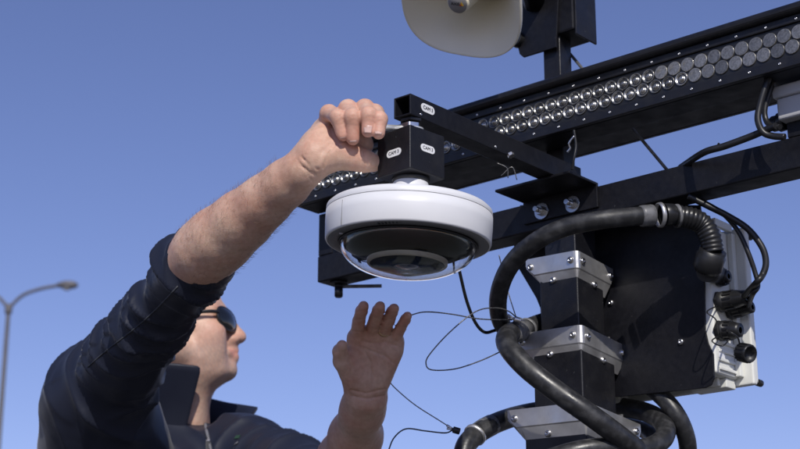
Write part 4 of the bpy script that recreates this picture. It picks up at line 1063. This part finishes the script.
# sleeve cuffs end round the forearms, neck opening
cutR = R_el+axF*.022; cutN = axF-.75*(axF@cF)*cF; cutN /= np.linalg.norm(cutN)
sl, X = G.region(R_el-.16, R_el+.16)
hdist = ((X-cutR)@cutN); G.D[sl] = np.where(np.linalg.norm(X-R_el, axis=-1) < .15, np.maximum(G.D[sl], hdist.astype(np.float32)), G.D[sl])
cutL = L_el+axL*ll*.36
sl, X = G.region(cutL-.10, cutL+.10)
hdist = ((X-cutL)@axL); G.D[sl] = np.maximum(G.D[sl], np.where(np.linalg.norm(X-cutL, axis=-1) < .09, hdist, -1).astype(np.float32))
for sgn_, pt, dr_, rr in ((1, L_el+axL*ll*.2, axL, .0450),):
    G.cone(pt-dr_*.02, pt+dr_*.10, rr, rr*.95, .004, 's')
G.cone(nb+w*.0, nb+w*.10+cR*.03, .068, .078, .008, 's')
V, Q = G.mesh(); V = relax(V, Q, 2); Nn = vnormals(V, Q)
# folds: along each sleeve and across the torso
def limb_uv(V, p0, p1):
    ax = p1-p0; l_ = np.linalg.norm(ax); ax = ax/l_; t = (V-p0)@ax; rdl = V-p0-t[:, None]*ax; e1, e2, _ = frame_from_axis(ax)
    return t/l_, np.arctan2(rdl@e2, rdl@e1), np.linalg.norm(rdl, axis=1), t
def ridged(x): return (1-np.abs(np.sin(x)))**1.6
disp = np.zeros(len(V))
t_, ph, rr, tm = limb_uv(V, R_sh, R_el)
wR = np.clip((.115-rr)/.03, 0, 1)*np.clip((t_+.15)/.25, 0, 1)
bun = np.clip((t_-.45)/.5, 0, 1)
f1 = ridged(tm*46+1.0*ph+1.2*np.sin(ph+.6)+1.5*wob(V, 13, 1))*np.clip(wob(V, 20, 2)*.9+.45, 0, 1)
f2 = ridged(tm*105+1.3*np.sin(ph+2.0)+1.3*wob(V, 22, 3))**1.3*np.clip(.5+wob(V, 26, 5), 0, 1)
f3 = ridged(ph*1.0+tm*13+1.6*wob(V, 12, 4))*np.clip(.5+wob(V, 15, 8), 0, 1)
f4 = ridged(tm*75-1.6*ph+1.4*wob(V, 18, 9))*np.clip(wob(V, 24, 11)*.9+.3, 0, 1)
b2 = np.clip((t_-.50)/.30, 0, 1)
hem = (V-cutR)@cutN; hm = np.clip((hem+.034)/.014, 0, 1)*np.clip((.13-np.linalg.norm(V-R_el, axis=1))/.02, 0, 1)
disp += wR*((f1*.0100+f2*.0100*b2+f3*.009*(1-b2)+f4*.0075-.0065)*(1-.93*hm)-.0016*np.exp(-((hem+.017)/.0022)**2)*hm)
t2, ph2, rr2, tm2 = limb_uv(V, L_sh, L_el)
wL = np.clip((.10-rr2)/.03, 0, 1)*np.clip((t2+.1)/.25, 0, 1)
disp += wL*(ridged(tm2*62+1.5*np.sin(ph2)+wob(V, 15, 6))*.0060+ridged(ph2*1.5+tm2*15+wob(V, 12, 7))*.004-.003)
wT = np.clip(1-wR-wL, 0, 1)
disp += wT*(ridged((V@w)*26+(V@sx)*17+1.3*wob(V, 9, 8))*.006+wob(V, 18, 9)*.0025-.002)
disp += wob(V, 70, 10)*.0005
V = V+Nn*disp[:, None]
jk = np_mesh('jacket', V, Q, M['jacket'], person)
jackV, jackQ, jackN = V, Q, Nn

# ---------------- collar, zip, glasses, hair, ring, nails
from mathutils.bvhtree import BVHTree
bvh = BVHTree.FromPolygons([tuple(p) for p in jackV], [tuple(int(i) for i in q) for q in jackQ])
def hit(px, py):
    r = cF+cR*(px-400)/FPX+cU*(224.5-py)/FPX; r = r/np.linalg.norm(r)
    h_ = bvh.ray_cast(Vector(cC.tolist()), Vector(r.tolist()))
    return (np.array(h_[0]), np.array(h_[1])) if h_[0] is not None else (None, None)
cfw = fw*.55+np.array([.9, .05, 0])*.45; cfw /= np.linalg.norm(cfw); clf = np.cross(w, cfw)
cc0 = nb+cR*.012-w*.012
V = []; na = 57; nr = 7
for i in range(na):
    t = i/(na-1); an = rad(-126+288*t)          # 0 at the nape
    edge = abs(an)/rad(160)
    for j in range(nr):
        h_ = j/(nr-1)
        rr = .077+.036*h_*max(0, -math.sin(an))+.004*h_+.010*h_*h_*(.4+.9*edge**3)+.0015*math.sin(an*5+h_*3)
        front = max(0, edge-.75)/.25
        hh_ = (.105-(.036*edge**2 if an > 0 else -.004*edge))*h_ - .030*front*(1-h_)*.6
        dr_ = -cfw*math.cos(an)+clf*math.sin(an)
        V.append(cc0+dr_*rr*(1+.10*edge*edge)+w*(hh_-.010+.010*math.cos(an))+cfw*(.024*front*h_+.014*h_))
b = MB(); b.add(V, [(i*nr+j, i*nr+j+1, (i+1)*nr+j+1, (i+1)*nr+j) for i in range(na-1) for j in range(nr-1)], True)
b.build('collar', M['jacket'], person, solid=.0045, subsurf=1)
# shirt under the open collar
MB().lathe(cc0-w*.03+cfw*.006, w, [(.082, 0), (.074, .02), (.068, .035), (.064, .045), (.063, .047), (.060, .044)], 32).build('shirt', M['shirt'], person)
# zip: two edges and a pull
zp = [hit(x, y) for x, y in ((203, 418), (205, 425), (207, 433), (209, 441), (211, 449), (213, 458), (215, 468))]
zpts = [p+n_*.0012 for p, n_ in zp if p is not None]
if len(zpts) > 3:
    MB().tube(spline(zpts, 6), .0026, 8).build('zip', M['greystitch'], person)
    zz = spline(zpts, 10); b = MB()
    for k in range(0, len(zz)-1, 2):
        b.obox(zz[k]+np.array([0, -.002, 0]), cR, cF, cU, .0022, .0012, .0007)
    o = b.build('zip_teeth', M['bolt'], person); o['kind'] = 'stuff'
    q = zpts[2]+np.array([.0, -.006, 0]); MB().obox(q-w*.010, cR, cF, cU, .0035, .0012, .010).build('zip_pull', M['bolt'], person, bevel=.001)
for (x, y, m_, sx_, sy_) in ((237.5, 437.5, 'green', .0045, .0035), (236, 444, 'greystitch', .011, .0020)):
    p_, n_ = hit(x, y)
    if p_ is not None:
        e1, e2, e3 = frame_from_axis(n_); MB().obox(p_+n_*.0008, e1*np.sign(e1@cR), e2, e3, sx_, sy_, .0005).build('chest_stitching', M[m_], person)
# seam along the sleeve
sm = [hit(178-90*k/44, 286+84*k/44+3*math.sin(k/9)) for k in range(45)]
sp = [p+n_*.0004 for p, n_ in sm if p is not None]
MB().tube(sp, .0010, 6).build('sleeve_seam', M['lining'], person)
# sunglasses (worn)
gl = MB().tube([Hd(.100, -.010, .008), Hd(.103, 0, .011), Hd(.100, .010, .008)], .0022, 8).build('sunglasses', M['plastic'], person)
for sg in (-1, 1):
    c_ = Hd(.0955, sg*.037, -.004); nd = fh*math.cos(rad(34))+yh*sg*math.sin(rad(34)); X_ = np.cross(zh, nd); X_ /= np.linalg.norm(X_); Y_ = np.cross(nd, X_)
    V = []; nrr = 7; nn = 40
    def lp_(rf, an):
        x, y = sq(an, .86); x *= .0335*rf*HS; y *= .0228*rf*HS
        y -= .003*(x/.033)*sg*-1
        return c_+X_*x+Y_*y+nd*(.0068*(1-rf*rf)-.0015)
    V = [lp_(0, 0)]; 
    for i in range(1, nrr):
        V += [lp_(i/(nrr-1), 2*math.pi*k/nn) for k in range(nn)]
    Fq = [(0, 1+k, 1+(k+1) % nn) for k in range(nn)]+[(1+(i-1)*nn+k, 1+i*nn+k, 1+i*nn+(k+1) % nn, 1+(i-1)*nn+(k+1) % nn) for i in range(1, nrr-1) for k in range(nn)]
    b = MB(); b.add(V, Fq, True); b.build('lens', M['shade_lens'], gl, solid=.0016)
    MB().tube([lp_(1.0, 2*math.pi*k/nn) for k in range(nn+1)], .0019, 8, caps=False).build('rim', M['plastic'], gl)
    MB().tube(spline([Hd(.078, sg*.064, .006), Hd(.060, sg*.0745, .007), Hd(.02, sg*.0800, .010), Hd(-.015, sg*.0815, .012), Hd(-.03, sg*.080, -.002)], 5), .0030, 8).build('temple_arm', M['plastic'], gl)
# short hair: a close cap over the back of the skull
he_ = (headV-Ho)@RH/HS
sel = (he_[:, 2] > .035-.9*np.minimum(he_[:, 0]+.02, .08)) & (he_[:, 0] < .045+.2*(he_[:, 2]-.06)) & (he_[:, 2] > -.045) & ~((np.abs(he_[:, 1]) > .068) & (he_[:, 2] < .03) & (he_[:, 0] > -.04))
faces = bodyQ[2]-(len(bodyV[0])+len(bodyV[1])); keep = sel[faces].all(1); fq = faces[keep]
ids = np.unique(fq); mp = np.full(len(headV), -1); mp[ids] = np.arange(len(ids))
hv = headV[ids]+headN[ids]*(.0022+.0012*np.abs(wob(headV[ids], 300, 4)))[:, None]
np_mesh('hair', hv, mp[fq], M['hair'], person)
# ring on the left hand
q0, q1 = pj(*L_hand['ring'][0][:3]), pj(*L_hand['ring'][1][:3]); dr_ = (q1-q0)/np.linalg.norm(q1-q0); rc_ = q0+(q1-q0)*.35
MB().lathe(rc_, dr_, [(.0088, -.0019), (.0093, -.0017), (.0095, 0), (.0093, .0017), (.0088, .0019)], 28).build('finger_ring', M['gold'], person)
# nails on the fist
for k_ in ('pinky', 'ring', 'middle', 'index'):
    q = R_hand[k_]; tip = pj(*q[3][:3]); prv = pj(*q[2][:3]); dn = (tip-prv)/np.linalg.norm(tip-prv); r_ = q[3][3]*PX*.86
    out = -cF; out = out-dn*(out@dn); out /= np.linalg.norm(out); sd_ = np.cross(dn, out); V = []
    for i in range(9):
        for j in range(9):
            a_ = (i/8-.5)*1.35; l_ = (j/8-.5)*.0085; wd_ = 1-.25*abs(j/8-.5)*2*(j > 4)
            an = a_*wd_
            V.append(tip+dn*(l_-.0003)+(r_-.00005)*(math.cos(an)*out+math.sin(an)*sd_)-out*.0006*(j/8))
    MB().add(V, [(i*9+j, i*9+j+1, (i+1)*9+j+1, (i+1)*9+j) for i in range(8) for j in range(8)], True).build('fingernail', M['nail'], person, solid=.0005)
# hair on the right forearm
rng = np.random.RandomState(5)
tl, phl, rl, tml = limb_uv(RHV, R_el, R_wr)
cand = np.nonzero((tl > .02) & (tl < .90))[0]; pick = rng.choice(cand, 1500); b = MB()
for i in pick:
    p = RHV[i]; n_ = RHN[i]; dirn = axF*.8+n_*(.35+.5*rng.rand())+rng.normal(size=3)*.35; dirn /= np.linalg.norm(dirn); l_ = .004+.005*rng.rand()
    e1 = np.cross(dirn, n_); e1 /= np.linalg.norm(e1)+1e-9; r_ = .00009
    m_ = p+dirn*l_*.55+n_*.0006; e_ = p+dirn*l_+axF*.002
    b.add([p-e1*r_, p+e1*r_, p+n_*r_*1.7, m_-e1*r_*.8, m_+e1*r_*.8, m_+n_*r_*1.3, e_], [(0, 1, 4, 3), (1, 2, 5, 4), (2, 0, 3, 5), (3, 4, 6), (4, 5, 6), (5, 3, 6)])
o = b.build('arm_hair', M['armhair'], person); o['kind'] = 'stuff'
# trousers and shoes
G = Grid(np.array([ch[0]-.35, ch[1]-.35, .0]), np.array([ch[0]+.35, ch[1]+.35, 1.05]), .010)
G.ell(B(0, 0, .92), (.170, .115, .12), RB, .05)
for sg in (-1, 1): G.chain([(B(sg*.09, 0, .90), .095), (B(sg*.10, .015, .50), .072), (B(sg*.10, -.01, .10), .062)], .03)
G.cut(B(0, 0, .055), (0, 0, -1))
V, Q = G.mesh(); V = relax(V, Q, 2); Nn = vnormals(V, Q); V = V+Nn*(wob(V, 25, 3)*.004)[:, None]; np_mesh('trousers', V, Q, M['trouser'], person)
for sg in (-1, 1):
    G = Grid(B(sg*.11, .05, 0)-np.array([.22, .22, 0])-w*.02, B(sg*.11, .05, 0)+np.array([.22, .22, .18]), .007)
    G.cone(B(sg*.10, -.04, .052), B(sg*.118, .15, .040), .046, .036, .03); G.cone(B(sg*.10, -.03, .06), B(sg*.10, -.015, .13), .047, .048, .03)
    G.cut(B(0, 0, .002), (0, 0, -1)); V, Q = G.mesh(); V = relax(V, Q, 2); np_mesh('shoe', V, Q, M['shoe'], person)
